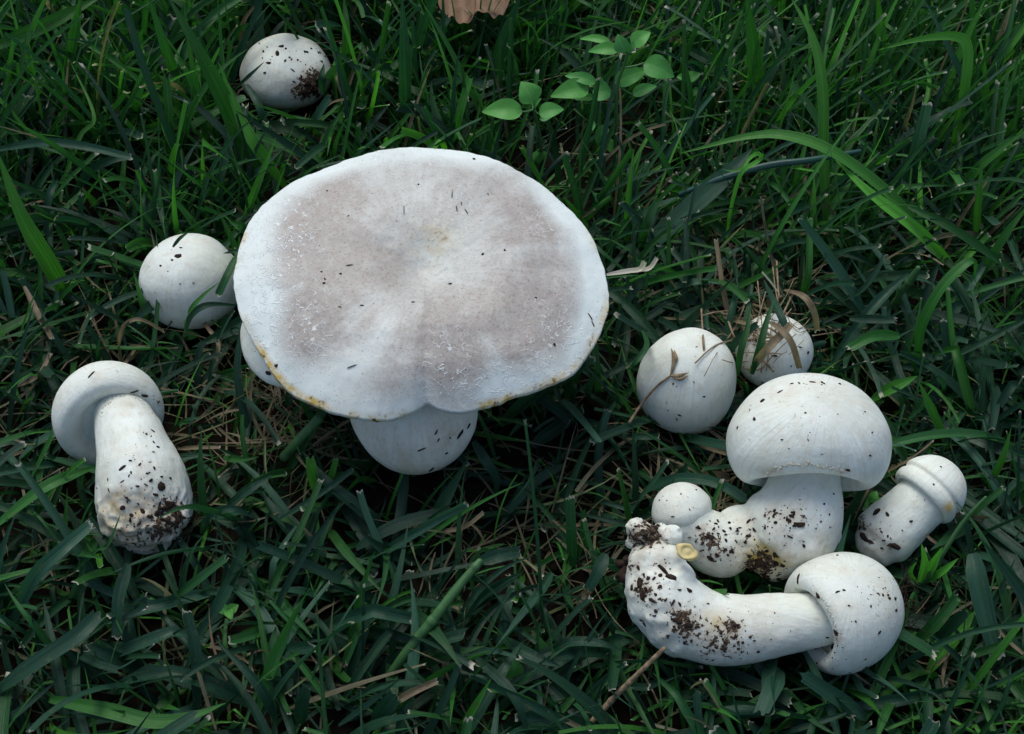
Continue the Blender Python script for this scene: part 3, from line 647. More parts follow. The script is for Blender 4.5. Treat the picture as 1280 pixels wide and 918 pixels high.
# ------------------------------------------------------------------ grass
def blade_grid(C, side, nr, width, fold, hue, dry, cut, across=5, jag=None, taper_pow=None):
    """C: n,k,3 spines; side, nr: n,k,3; width n; gives vertices, quads, colours"""
    n, k, _ = C.shape; s = np.linspace(0, 1, k)[None, :]
    pointed = np.clip((1-s)/.45, 0.02, 1)**.75; blunt = .82+.18*np.clip((1-s)/.5, 0, 1)
    prof = np.where(cut[:, None] > .5, blunt, pointed)*(.45+.55*np.clip(s/.25, 0, 1)**.7)
    u = np.linspace(-1, 1, across)[None, None, :]
    W = (width[:, None]*prof*.5)[:, :, None]
    V = C[:, :, None, :] + side[:, :, None, :]*(W*u)[..., None] + nr[:, :, None, :]*(W*fold[:, None, None]*(np.abs(u)**1.2))[..., None]
    if jag is not None:                     # ragged mown ends
        t = nrm(C[:, -1]-C[:, -2]); j = rng.uniform(-1, .6, (n, across))*jag*(cut[:, None] > .5)
        V[:, -1] += t[:, None, :]*(j*width[:, None])[..., None]
    A = np.empty((n, k, across, 4), np.float32)
    A[..., 0] = hue[:, None, None]; A[..., 1] = s[..., None]*np.where(cut > .5, rng.uniform(.955, 1.0, n), .9)[:, None, None]
    A[..., 2] = (u+1)/2; A[..., 3] = dry[:, None, None]
    i = np.arange(n)[:, None, None]*k*across + np.arange(k-1)[None, :, None]*across + np.arange(across-1)[None, None, :]
    i = i.ravel(); Fq = np.stack([i, i+1, i+across+1, i+across], 1)
    return V.reshape(-1, 3), Fq, A.reshape(-1, 4)
def field(n, xy, L, lean, curve, az, width, hue, dry, cut, k=9, across=5, kink=.15, fold=None, z0=None, twist=1.0, test=True, zmin=.15):
    s = np.linspace(0, 1, k); ds = L/(k-1)
    th = lean[:, None] + curve[:, None]*s[None, :]**1.3
    kk = rng.uniform(0, 1, n) < kink; ks = rng.uniform(.3, .8, n); ka = rng.uniform(.5, 1.6, n)
    th = th + (kk[:, None] & (s[None, :] > ks[:, None]))*ka[:, None]
    th = np.minimum(th, 2.7)
    azs = az[:, None] + rng.normal(0, .5, n)[:, None]*s[None, :]
    d = np.stack([np.sin(th)*np.cos(azs), np.sin(th)*np.sin(azs), np.cos(th)], -1)
    C = np.cumsum(d*ds[:, None, None], 1); C = C - C[:, :1]
    C[..., 0] += xy[:, None, 0]; C[..., 1] += xy[:, None, 1]; C[..., 2] += (z0 if z0 is not None else np.zeros(n))[:, None]
    low = zmin + rng.uniform(0, .5, n)[:, None]*s
    C[..., 2] = np.where(C[..., 2] < low, low+.15*(C[..., 2]-low)*0, C[..., 2])
    t = nrm(np.gradient(C, axis=1))
    hor = np.stack([-np.sin(azs), np.cos(azs), azs*0], -1)
    tw = rng.normal(0, .35*twist, n)[:, None] + rng.normal(0, .9*twist, n)[:, None]*s
    nn = np.cross(t, hor); side = nrm(hor*np.cos(tw)[..., None] + nn*np.sin(tw)[..., None]); nr = nrm(np.cross(t, side))
    if test:
        keep = np.ones(n, bool); idx = list(range(1, k, 1))
        ox, oy = proj(C.reshape(-1, 3)); ox = ox.reshape(n, k); oy = oy.reshape(n, k)
        infr = ((ox > 40) & (ox < 1240) & (oy > 20) & (oy < 870)).any(1)
        cv = Vector(CAM)
        for i in np.nonzero(infr)[0]:
            cnt = 0; zt = 0
            for j in idx:
                p = C[i, j]; dv = p-CAM; dd = np.linalg.norm(dv)
                h = ALL.ray_cast(cv, Vector(dv/dd))
                if h[0] is not None and h[3] > dd-.15: cnt += 1; zt = max(zt, p[2])
                if cnt > 2 or (cnt > 1 and zt > 2.3): break
            if cnt and (cnt > 2 or rng.uniform() > ((.42 if cnt == 1 else .25) if zt <= 2.3 else (.16 if cnt == 1 else 0))): keep[i] = False
        C, side, nr = C[keep], side[keep], nr[keep]; width, hue, dry, cut, n = width[keep], hue[keep], dry[keep], cut[keep], int(keep.sum())
        if fold is not None: fold = fold[keep]
    if fold is None: fold = rng.uniform(.1, .75, n)
    return blade_grid(C, side, nr, width, fold, hue, dry, cut, across, jag=.3)
def cat(parts):
    V, Fq, A, o = [], [], [], 0
    for v, f, a in parts: V.append(v); Fq.append(f+o); A.append(a); o += len(v)
    return np.vstack(V), np.vstack(Fq), np.vstack(A)
def scatter(n, x0, x1, y0, y1, tufts=0, spread=.8):
    if not tufts: return np.stack([rng.uniform(x0, x1, n), rng.uniform(y0, y1, n)], 1)
    c = np.stack([rng.uniform(x0, x1, tufts), rng.uniform(y0, y1, tufts)], 1); i = rng.integers(0, tufts, n)
    return c[i] + rng.normal(0, spread*.5, (n, 2)), i
X0, X1, Y0, Y1 = -31, 31, -21, 33
def zones(xy):
    px, py = proj(np.c_[xy, np.full(len(xy), 1.0)])
    top = np.clip((430-py)/260, 0, 1); right = np.clip((px-560)/260, 0, 1); left = np.clip((500-px)/200, 0, 1)
    return px, py, top, right, left
def clearing(px, py):                        # bare, strawy patches round the mushrooms
    v = np.zeros(len(px))
    for cx, cy, rx, ry in [(640,600,160,50),(330,520,100,60),(880,590,90,50),(930,400,70,60),(340,100,80,50),(180,560,110,60),(700,190,90,50),(780,190,90,60),(600,130,70,50),(120,230,60,60)]:
        v = np.maximum(v, np.exp(-((px-cx)/rx)**2-((py-cy)/ry)**2))
    return v
parts = []
def lawn(n, tufts, kind):
    xy, ti = scatter(n, X0, X1, Y0, Y1, tufts, .9)
    px, py, top, right, left = zones(xy); cl = clearing(px, py)
    pn = vnoise(np.c_[xy, xy[:, 0]*0], .33, 77)
    m = rng.uniform(0, 1, n) > np.clip(cl*.75 + .45*np.clip(pn+.1, 0, 1)*(1-.4*top*right), 0, .9); xy, ti, px, py, top, right, left = [q[m] for q in (xy, ti, px, py, top, right, left)]; n = len(xy)
    taz = rng.uniform(0, 2*math.pi, tufts)[ti]; th = rng.beta(2, 2, tufts)[ti]
    az = taz + rng.normal(0, 1.1, n)
    if kind == 'broad':                      # lying broad old leaves, more towards the bottom
        L = rng.uniform(2.5, 6.5, n); lean = rng.uniform(.6, 1.45, n)*(1-.35*top); curve = rng.uniform(.1, 1.1, n)
        width = rng.uniform(.2, .56, n)*(1-.35*top*right); hue = np.clip(th*.5+rng.normal(0, .16, n)+.18*top, 0, 1)
        cut = (rng.uniform(0, 1, n) < .6)*1.; dry = np.where((rng.uniform(0, 1, n) < .07) & (width < .32), rng.uniform(.3, 1, n), 0)
        k_, kn = 10, .2; z0 = rng.uniform(0, 1.2, n)
    elif kind == 'upright':
        L = rng.gamma(6, .6, n)*(.8+.5*top); lean = np.abs(rng.normal(.25, .35, n)) + .35*(1-top); curve = rng.uniform(0, .9, n)
        width = rng.gamma(9, .026, n)*(1-.25*right*top); hue = np.clip(.2+.48*th+rng.normal(0, .16, n)+.2*top, 0, .98)
        cut = (rng.uniform(0, 1, n) < .35+.35*right)*1.; dry = np.where((rng.uniform(0, 1, n) < .05) & (width < .2), rng.uniform(.5, 1, n), 0)
        k_, kn = 9, .12; z0 = None
        az = np.where(right*top > .4, rng.normal(.6, 1.0, n), az)
        kp = rng.uniform(0, 1, n) < .5+.5*top
        xy, L, lean, curve, az, width, hue, cut, dry = [q[kp] for q in (xy, L, lean, curve, az, width, hue, cut, dry)]; n = len(xy)
    elif kind == 'long':
        kp = (rng.uniform(0, 1, n) < top*(.35+.65*np.clip(left+right, 0, 1))) & ~((px > 560) & (px < 900) & (py > 60) & (py < 420)) & ~((px > 830) & (py > 190) & (py < 430) & (rng.uniform(0, 1, n) < .75))
        xy, top, right, th, az = [q[kp] for q in (xy, top, right, th, az)]; n = len(xy)
        L = rng.uniform(5.5, 10, n); lean = np.abs(rng.normal(.2, .22, n)); curve = rng.uniform(.1, 1.5, n)
        width = rng.uniform(.28, .52, n)*(1-.3*right); hue = np.clip(.45+.4*th+rng.normal(0, .15, n), 0, .95); cut = (rng.uniform(0, 1, n) < .25)*1.; dry = np.zeros(n)
        az = np.where(right > .4, rng.normal(.7, .9, n), az); k_, kn = 14, .1; z0 = None
    elif kind == 'fine':
        L = rng.uniform(1.5, 5, n); lean = rng.uniform(.1, 1.4, n); curve = rng.uniform(.2, 1.8, n)
        width = rng.uniform(.06, .16, n); hue = rng.uniform(.2, .95, n); cut = (rng.uniform(0, 1, n) < .25)*1.
        dry = np.where(rng.uniform(0, 1, n) < .13, rng.uniform(.5, 1, n), 0); k_, kn = 9, .1; z0 = None
    return field(n, xy, L, lean, curve, az, width, hue, dry, cut, k_, 5 if kind != 'fine' else 3, kn, z0=z0)
V, Fq, A = cat([lawn(2500, 900, 'broad'), lawn(14500, 2400, 'upright'), lawn(6500, 1600, 'fine'), lawn(620, 300, 'long')])
o = mesh_obj('lawn_grass', V, None, GRASS, F_arr=Fq, attrs={'blade': A}); o['kind'] = 'stuff'
o['label'] = 'short mown green lawn grass covering the ground'
# the lawn goes on outside the frame
n = 26000; r = rng.uniform(0, 1, n)**.6*150+20; a_ = rng.uniform(0, 2*math.pi, n); xy = np.stack([r*np.cos(a_), r*np.sin(a_)+5], 1)
m = ~((xy[:, 0] > X0) & (xy[:, 0] < X1) & (xy[:, 1] > Y0) & (xy[:, 1] < Y1)); xy = xy[m]; n = len(xy)
V, Fq, A = field(n, xy, rng.uniform(3, 7, n), rng.uniform(.1, 1.1, n), rng.uniform(.1, 1.2, n), rng.uniform(0, 6.28, n), rng.uniform(.3, .9, n), rng.uniform(.1, .9, n), np.zeros(n), (rng.uniform(0, 1, n) < .4)*1., 5, 3, .1, test=False)
o = mesh_obj('outer_lawn_grass', V, None, GRASS, F_arr=Fq, attrs={'blade': A}); o['kind'] = 'stuff'
# dead thatch lying low
def thatch(n):
    xy = scatter(n, X0, X1, Y0, Y1); px, py = proj(np.c_[xy, np.full(n, .5)]); 
    extra = np.vstack([P(rng.normal(cx, sx), rng.normal(cy, sy), .4)[:2] for cx, cy, sx, sy, c in [(930,600,60,40,170),(950,400,40,26,110),(880,330,50,40,50),(330,500,50,60,90),(390,540,50,30,60),(620,650,90,40,35),(100,480,60,80,60),(350,60,60,40,50),(1160,760,50,40,15),(800,680,30,50,25)] for _ in range(c)])
    xy = np.vstack([xy, extra]); n = len(xy)
    z = rng.uniform(.1, 1.3, n); az = rng.uniform(0, 6.28, n)
    return field(n, xy, rng.uniform(1, 5, n), rng.normal(1.5, .18, n), rng.normal(0, .35, n), az, rng.uniform(.03, .15, n), rng.uniform(0, .93, n), rng.uniform(.55, 1, n), (rng.uniform(0, 1, n) < .2)*1., 7, 3, .15, z0=z)
V, Fq, A = thatch(800)
o = mesh_obj('dead_grass_thatch', V, None, GRASS, F_arr=Fq, attrs={'blade': A}); o['kind'] = 'stuff'
# soil crumbs
cr = []
for i in range(1500):
    c = np.array([random.uniform(X0, X1), random.uniform(Y0, Y1), random.uniform(-.1, .3)])
    if i < 450: g = P(random.gauss(880, 90), random.gauss(640, 90), .3); c = g
    r_ = random.uniform(.06, .3); add_chip(cr, c, nrm([random.gauss(0, .5), random.gauss(0, .5), 1]), r_, random.uniform(.5, 1), random.uniform(0, 6), r_*.7, i)
V, F = join(*cr); o = mesh_obj('soil_crumbs', V, F, SOIL, smooth=False); o['kind'] = 'stuff'

# ------------------------------------------------------------------ single blades one can point at
VEIL = m_simple('veil_scrap', (.42, .38, .28), (.66, .64, .54), 500, .7, .6, .0006)
def veil(sh, line, n, sz):
    q = smooth_path([(*p, 0) for p in line], n); out = []
    for x, y, _ in q:
        h = sh.tree.ray_cast(Vector(CAM), Vector(ray(x+random.gauss(0, 1.2), y+random.gauss(0, 1.4))))
        if h[0] is None: continue
        c = np.array(h[0]); n_ = nrm(np.array(h[1])+np.random.default_rng(int(x*7)).normal(0, .5, 3)); add_chip(out, c, n_, sz*random.uniform(.5, 1.6)*cpp(c), random.uniform(.3, .8), random.uniform(0, 6), sz*.5*cpp(c), int(x*y))
    V, F = join(*out); o = mesh_obj('veil_scraps', V, F, VEIL, sh.t, sh.base); o['kind'] = 'stuff'
veil(CL, [(958,592),(975,584),(1000,581),(1030,583),(1056,590)], 60, 2.6)
veil(BENT, [(1012,742),(1030,752),(1042,775),(1045,800),(1030,815)], 46, 2.0)
veil(LEFT, [(124,520),(135,503),(153,494),(175,500),(190,516)], 36, 1.8)
def blade(label, pts, wpx, hue=.6, cut=0, dry=0., fold=.35, name='tall_grass', cat_='grass blade', roll=0., group='long grass blades standing out of the lawn'):
    """pts: photo x, photo y, height above the soil"""
    p = np.array([P(*q) for q in pts]); n = 22; C = smooth_path(p, n)
    t = nrm(np.gradient(C, axis=0)); toc = nrm(CAM-C); up = nrm(toc*.8+np.array([0, 0, .5]))
    side = nrm(np.cross(t, up)); ro = roll + .35*np.sin(np.linspace(0, 3, n)+wpx)
    nn = nrm(np.cross(side, t)); side = nrm(side*np.cos(ro)[:, None]+nn*np.sin(ro)[:, None]); nn = nrm(np.cross(side, t))
    wd = np.array([wpx*cpp(C[n//2])*1.08])
    V, Fq, A = blade_grid(C[None], side[None], -nn[None]*-1, wd, np.array([fold]), np.array([hue]), np.array([dry]), np.array([float(cut)]), 7, jag=.4)
    o = mesh_obj(name, V, None, GRASS, base=(p[0][0], p[0][1], 0), F_arr=Fq, attrs={'blade': A})
    return tag(o, label, cat_, group)
B = blade
B('broad dark green blade slanting past the half buried top left button', [(325,222,.6),(300,170,3),(275,118,5.5),(245,60,8),(208,-8,10)], 21, 0.66)
B('bright green blade just right of the broad dark slanting blade at top left', [(357,234,1.5),(322,185,3.5),(300,148,4.5),(273,78,6.5)], 14, 0.93)
B('narrow green blade entering from the top edge left of the broad slanting blade', [(222,104,2),(208,62,4.5),(184,-8,7)], 12, .72)
B('big bright green blade rising up the left edge of the photo', [(88,374,.6),(62,332,3),(28,275,5.5),(-6,185,8)], 21, .9, fold=.5)
B('green blade crossing the top left corner diagonally', [(-8,60,4),(60,30,5.5),(130,-6,6)], 16, 0.82)
B('upright green blade at top left standing under the corner crossing blade', [(82,108,1.5),(92,52,4.5),(101,-8,7)], 14, .75)
B('low arching blue green blade at the left edge with a white tip', [(-8,188,3),(55,178,4.5),(110,184,4.5),(166,198,4)], 10, 0.08, 1)
B('second arching blade curving below the white tipped one at left', [(92,245,1),(112,215,2.5),(140,200,3.5),(164,196,3.6)], 10, .3, 1)
B('short drooping pale green blade below the arching blades at left', [(72,226,3),(63,240,3.3),(59,270,2.6),(58,296,1.8)], 8, .35, 1)
B('thin bright blade with a kink left of centre at upper left', [(76,235,1.5),(100,172,3),(118,145,3.6),(88,77,4.5)], 6, .9)
B('blue green blade pointing at the foot of the broad dark slanting blade', [(320,205,1),(286,172,2.6),(246,134,3.6),(205,115,4.2)], 10, .25)
B('upright green blade with cut tip right of the arching left blades', [(212,205,1),(211,150,3.5),(208,98,5)], 10, .75, 1)
B('tall dark upright blade reaching the top edge above the large cap', [(508,158,1),(505,80,5),(502,-8,8)], 15, .45, fold=.55)
B('bright green twin tipped blade above the large cap top', [(563,190,1),(572,150,3.4),(588,95,5)], 10, .85, 1)
B('teal cut blade leaning left above the large flat cap', [(528,60,3),(545,40,4),(563,22,4.6)], 11, .2, 1)
B('dark broad blade right of the brown dead leaf', [(617,120,1),(628,60,4),(652,-8,7)], 17, .4)
B('dark green blade tip on the slope right of the round leaved plants', [(855,60,3),(900,86,2.6),(940,124,1.2)], 12, .45)
B('tall upright green blade left of the tall curved pale one', [(949,150,1),(945,80,4.5),(932,-8,8)], 19, 0.8, fold=.5)
B('tall curved pale green blade rising to the top edge right of centre', [(1035,302,.6),(1030,200,4),(1029,115,6.5),(1017,50,8),(988,-4,9)], 13, 0.9)
B('long arching green blade that sweeps across the upper right lawn', [(1166,306,1),(1120,252,3.5),(1050,197,5.5),(990,172,6),(935,171,5.8),(850,192,5)], 16, 0.86)
B('streaked yellow green blade below the long arching one', [(1192,336,1),(1147,290,3.4),(1087,243,4.6),(1044,200,5.2)], 15, 0.97, fold=.5)
B('slim blue green blade running down to the right edge', [(1135,258,4.4),(1190,285,4.2),(1240,320,3.4),(1286,354,2.4)], 10, 0.6)
B('bright blade at upper right folded over to the left', [(1189,192,1),(1204,120,4.2),(1210,65,6),(1196,46,6.5),(1150,49,6.6),(1096,63,6.2)], 12, 0.93)
B('narrow bluish blade running down from the top edge at upper right', [(1238,194,1),(1208,110,4),(1181,50,6),(1152,-6,7.5)], 8, 0.05)
B('very broad dark teal blade leaning right above the tall egg shaped button', [(780,336,.6),(850,272,2.6),(905,222,4),(940,186,4.6)], 26, .12, fold=.2)
B('curly tipped bright yellow green blade beside the dark teal blade', [(908,304,1),(912,268,3),(922,228,4.6),(930,212,5.2),(944,204,5.5),(952,197,5.8),(946,192,6.1),(936,199,6.3),(930,208,6.3),(918,214,6.1),(903,212,5.9)], 5.5, .97, fold=.15)
B('pointed bright blade standing near the right edge of the photo', [(1219,298,1),(1222,255,3.4),(1228,198,5.4)], 9, .9)
B('stout blade arched over at the right above the short young mushroom', [(1146,462,.8),(1152,410,3.2),(1176,362,5),(1205,332,5.8),(1218,328,5.6),(1219,350,4.6)], 13, 0.7)
B('short pale blade with cut tip pointing left at right centre', [(1124,420,3),(1092,420,3.4),(1060,437,3.2)], 13, 0.7, 1)
B('small teal blade with frayed tip above the pointing pale blade', [(1062,398,2.6),(1090,399,3),(1120,401,3.1)], 10, .3, 1)
B('bright green blade rising above the short young mushroom cap', [(1185,562,.6),(1165,515,2.6),(1149,478,3.8)], 11, .86)
B('bright blade pointing up right beside the round white cap', [(1090,500,1.4),(1118,484,2.6),(1147,470,3.2)], 14, .85)
B('long low green blade along the right edge by the short mushroom', [(1285,398,4),(1235,425,3.2),(1180,455,2)], 8, .4)
B('curved dark blade sweeping right of the straw wrapped button', [(1036,382,1),(1075,365,2.6),(1098,335,3.6),(1104,316,4)], 7, .35)
B('broad pale teal blade hanging down at the lower right', [(1216,692,3.6),(1222,722,3.4),(1232,770,2.6),(1246,822,1.6)], 23, 0.05, 1, fold=.25)
B('broad teal blade with torn end pointing up left below the bent mushroom', [(1082,898,1),(1040,868,2),(1001,842,2.8)], 18, 0.05, 1, fold=.25)
B('wide blade with cut end below the bent mushroom', [(976,838,1.6),(964,865,2.2),(951,894,2.4)], 21, 0.03, 1, fold=.2)
B('green blade leaning up right from behind the bent mushroom cap', [(1136,812,1),(1170,780,2.6),(1198,742,3.6)], 14, .6, 1, fold=.5)
B('teal blade with cut tip beside the one behind the bent cap', [(1172,803,.8),(1190,782,2),(1208,763,2.8)], 14, .2, 1)
B('short green blade pointing right at lower right', [(1205,822,1.4),(1235,812,2.2),(1263,801,2.6)], 9, .6, 1)
B('teal blade standing upright at the bottom right', [(1095,850,1.6),(1103,870,1),(1100,905,.6)], 13, .2)
B('green blade sweeping to the bottom left mushroom cap from the left edge', [(-8,660,2.4),(53,612,3.2),(90,594,3),(120,584,2.4)], 14, 0.7)
B('long broad teal blade rising from the lower left edge', [(-8,868,1.4),(40,833,2.6),(93,797,3.4),(124,767,3.4)], 20, 0.1, 1, fold=.3)
B('blue green blade bent towards the muddy root of the tipped mushroom', [(17,776,1),(43,720,3),(77,687,3.6),(115,655,3.4)], 16, 0.04, 1)
B('dark upright teal blade at the bottom left with broken tip', [(247,890,.8),(246,822,2.4),(232,762,3.4)], 14, .2, 1)
B('long green blade lying along the bottom left edge', [(62,874,1.6),(133,888,2.4),(193,903,2.4),(240,896,2.6),(282,879,2.4)], 18, 0.8)
B('green blade with ragged white tip right of the muddy root', [(222,744,1.6),(250,724,2.6),(284,697,3.4)], 12, .5, 1)
B('hanging pale blade with frayed end below the muddy root', [(160,705,3.2),(149,748,2.8),(147,798,2)], 15, .3, 1)
B('short broad blade with torn white tip below the tipped mushroom', [(222,750,2.2),(205,754,2.6),(180,758,2.6)], 13, .3, 1)
B('green blade lying across the muddy root from the left', [(93,714,2),(120,690,3.2),(135,682,4.6),(151,642,5.2)], 6, .55)
B('green blade touching the muddy root from the right', [(300,650,2),(270,640,3.4),(232,634,4.8),(197,648,5.3)], 7, .5)
B('arched blue green blade right of the muddy root', [(252,668,1),(262,645,2.8),(290,636,3.4),(322,650,2.6)], 10, .25)
B('blue green blade pointing up right below the large cap', [(280,640,1),(305,618,2.6),(340,594,3)], 13, .25)
B('short bright green blade below the left part of the large cap', [(398,622,.5),(392,595,2.2),(387,572,3)], 13, .93, 1)
B('thin bright blade next to the short one below the large cap', [(407,620,.5),(414,596,2.2),(420,573,3)], 8, .9, 1)
B('broad blade lying under the pale button below the large cap', [(485,668,.6),(455,640,1.6),(405,600,2.2),(375,560,2)], 15, .25)
B('teal blade falling right of the pale button', [(592,552,2.6),(606,575,2.8),(620,600,2),(618,625,1)], 12, .25)
B('small bright blade tip between the pale button and the egg shaped one', [(748,500,.6),(746,465,2.4),(743,430,3.4)], 9, .6, 1)
B('broad bright blade at the bottom centre left of the bent stem', [(626,797,1.4),(660,818,2.2),(702,834,2.2)], 14, .3)
B('blue green blade curving off the bottom edge at the centre', [(594,821,2),(640,868,2.6),(662,925,1.6)], 12, .2)
B('bright upright blade at the bottom centre', [(572,920,.8),(592,885,2),(614,848,3)], 9, .85)
B('arched teal blade lying left of the bent mushroom', [(686,815,1.2),(715,803,2.2),(750,805,2.4),(778,814,2)], 12, .25)
B('pale cut blade hanging left of the bent mushroom root', [(757,692,3),(748,715,2.8),(735,738,2.2)], 15, .35, 1, fold=.2)
B('upright green blade left of the young mushroom', [(716,708,.8),(715,670,2.4),(712,620,3.8)], 13, .5, 1)
B('blade crossing the bottom centre from left to right', [(515,835,1),(560,820,2),(605,808,2.4)], 11, .55)
B('broad teal blade with notched end at the bottom left centre', [(470,905,1),(482,885,2),(496,868,2.6)], 22, .25, 1, fold=.25)
B('bluish blade lying by the bottom edge below the left mushroom', [(375,905,.8),(378,880,2),(385,860,2.8)], 17, .15, 1, fold=.2)
B('blade running diagonally toward the large cap from lower centre', [(345,900,1),(322,855,2.4),(270,800,3)], 12, .3)
B('bright green blade at left of the smooth button', [(195,415,.5),(180,385,2.2),(167,340,3.2)], 8, .75)
B('slim green blade curving up across the smooth button', [(231,418,1.2),(236,392,4.8),(253,371,5.6),(274,353,5.9)], 6, .75)
B('short dark blade hanging over the right side of the smooth button', [(298,318,6.0),(286,342,6.1),(272,370,5.6)], 10, .5, 1)
B('dark blade hooking right across the bottom of the smooth button', [(232,414,3.8),(241,393,4.8),(262,381,5.1),(302,382,4.6)], 8, .25)
B('short dark blade lying on top of the smooth button', [(216,309,5.0),(225,298,5.3),(238,289,5.0)], 4, .4)
B('small blade tip pricking the right side of the smooth button', [(312,312,5.8),(295,314,5.9),(279,317,5.6)], 5, .4)
B('thin teal blade lying over the left side of the half buried button', [(293,113,2),(310,97,3.6),(331,77,4.2)], 5, .3)
B('teal blade curving down in front of the half buried button', [(308,106,3.4),(322,128,3.2),(330,148,2.6),(344,172,1.2)], 9, 0.05)
B('broad pale cut blade right of the half buried button', [(382,170,1),(396,148,2.4),(413,121,3.4)], 12, 0.05, 1)
B('dark blade edge over the right side of the half buried button', [(404,116,2.2),(402,98,3.2),(405,80,3.4)], 8, .4)
B('short green blade left of the half buried button', [(284,90,2),(287,68,3.4),(289,50,4.2)], 6, .8, 1)
B('green blade pair tip at the top left of the large cap', [(306,276,1),(318,240,3.2),(345,172,5)], 9, .88)
B('broad green blade touching the left rim of the large cap', [(309,292,2.4),(301,284,2.8),(288,277,3)], 11, .7)
B('small blade across the left of the egg shaped button', [(802,412,2.2),(808,432,4.6),(795,452,4.8),(786,462,4)], 7, .5)
B('short blade standing in front of the straw wrapped button', [(940,468,3.2),(948,440,4.6),(957,405,5.2),(968,372,5.4)], 9, .55)
B('teal blade leaning over the top of the straw wrapped button', [(984,415,4.3),(972,388,4.5),(955,350,3.6)], 10, .25)
B('small blue blade by the left of the egg shaped button', [(780,545,1.6),(800,546,2.6),(824,546,2.6)], 8, .3, 1)
B('green shoot tip standing at the right of the large cap', [(800,318,.8),(806,285,3),(822,250,4)], 10, .55, 1)
B('long slim shoot standing above the right rim of the large cap', [(782,300,.8),(786,245,3.4),(792,188,5.4)], 7, .88)
B('bright upright blade reaching the top edge left of the folded blade', [(1103,84,2),(1101,40,4.6),(1097,-8,7)], 12, .84)
B('slim bright blade leaning right to the top edge near the right corner', [(1178,128,2.4),(1204,57,5),(1234,-6,7)], 8, .88)
B('mid green blade rising to the right edge below the top right corner', [(1188,252,1.4),(1228,206,3.6),(1286,160,5.6)], 12, .8)
B('wide dark upright blade left of the bright folded blade stem', [(1131,242,1.4),(1146,182,3.6),(1159,128,5)], 15, .45, 1)
B('slender blade rising to the right edge above the stout arched blade', [(1222,352,2),(1252,300,4),(1286,255,5.4)], 10, .8)
B('slender bright blade beside the foot of the tall curved pale blade', [(990,262,1),(998,215,3),(1013,160,4.6)], 7, .86)
B('short cut blade standing left of the tall curved pale blade', [(1002,375,.8),(1010,340,2.4),(1012,272,3.6)], 9, .7, 1)
B('green blade covering the left edge of the straw wrapped button', [(922,470,2.6),(926,440,4.2),(934,410,4.8),(938,380,5)], 8, .55)
B('dark blade leaning over the upper left of the straw wrapped button', [(905,452,3),(922,425,4.2),(948,404,4.9)], 9, .35, 1)
B('yellow green blade at the far right edge above the short mushroom', [(1236,610,1),(1252,575,2.6),(1264,535,3.8)], 8, .9)
# dry straws
ST = 'dry straws and stalks lying in the grass'
def straw(label, pts, wpx, **k): return blade(label, pts, wpx, k.get('hue', .5), 1, k.get('dry', 1.), k.get('fold', .5), 'straw', 'straw', group=ST)
straw('pale bleached straw touching the right rim of the large cap', [(758,344,5.2),(785,340,5.0),(800,337,4.9),(806,326,5.2)], 7, hue=1.)
straw('forked end of the bleached straw right of the large cap', [(795,338,4.9),(812,336,4.8),(822,322,5.2)], 6, hue=1.)
straw('wide tan straw crossing the straw wrapped button diagonally', [(938,466,3.0),(955,440,4.9),(975,420,5.0),(990,405,4.6)], 10)
straw('curved tan straw hooked over the right of the straw wrapped button', [(958,402,4.4),(975,412,5.2),(990,430,5.1),(1000,462,4.0)], 8)
straw('arched pale straw above the straw wrapped button', [(980,363,3),(1005,372,4),(1018,392,3.6),(1022,415,2.6)], 8)
straw('thin straw left of the straw wrapped button', [(900,395,2),(920,402,3.6),(940,408,4.4),(965,422,4.9)], 5)
straw('upright tan straw behind the straw wrapped button', [(915,415,2),(905,365,3),(895,300,4)], 6)
straw('thin white straw sticking up above the straw wrapped button', [(972,365,3.6),(962,352,4.4),(952,340,5)], 3, hue=1.)
straw('long arched pale straw left of the tipped mushroom', [(148,435,1.4),(155,408,3),(175,400,3.4),(205,415,2.4)], 5)
straw('tan straw lying left of the tipped mushroom cap', [(30,358,2.6),(48,395,2.4),(66,424,2)], 7)
straw('twisted dry straw beside the tipped mushroom cap', [(20,484,1.2),(48,470,2),(64,442,2)], 6)
straw('short pale straw lying right of the muddy root', [(222,561,1.6),(245,560,2),(276,560,2)], 5)
straw('brown stalk lying below the egg shaped button', [(860,548,1),(880,556,1.6),(908,566,1.6)], 9, dry=.9)
straw('brown broken stalk lying in the soil left of the round white cap', [(868,600,1),(890,595,1.4),(915,598,1.4)], 11, dry=.9)
straw('dry forked twig by the bottom left of the bottom centre', [(492,880,1.8),(515,865,2.4),(547,851,2.6)], 9)
straw('thin straw running to the bottom edge at the centre', [(652,876,1.4),(690,893,1.8),(726,910,1.8)], 7, dry=.8)
straw('tan stalk curving from the centre bottom grass', [(548,665,1.4),(580,660,2),(605,641,2.4)], 6, dry=.9)
straw('pale straw left of the large cap below the smooth button', [(252,400,1.6),(272,428,1.8),(270,452,1.4)], 5)
straw('pale thin straw under the short young mushroom', [(1157,668,2.4),(1168,677,2.4),(1182,683,2.2)], 4)
straw('dry curled straw at the top beside the half buried button', [(300,60,1.4),(304,30,2.6),(318,8,3.4)], 5)

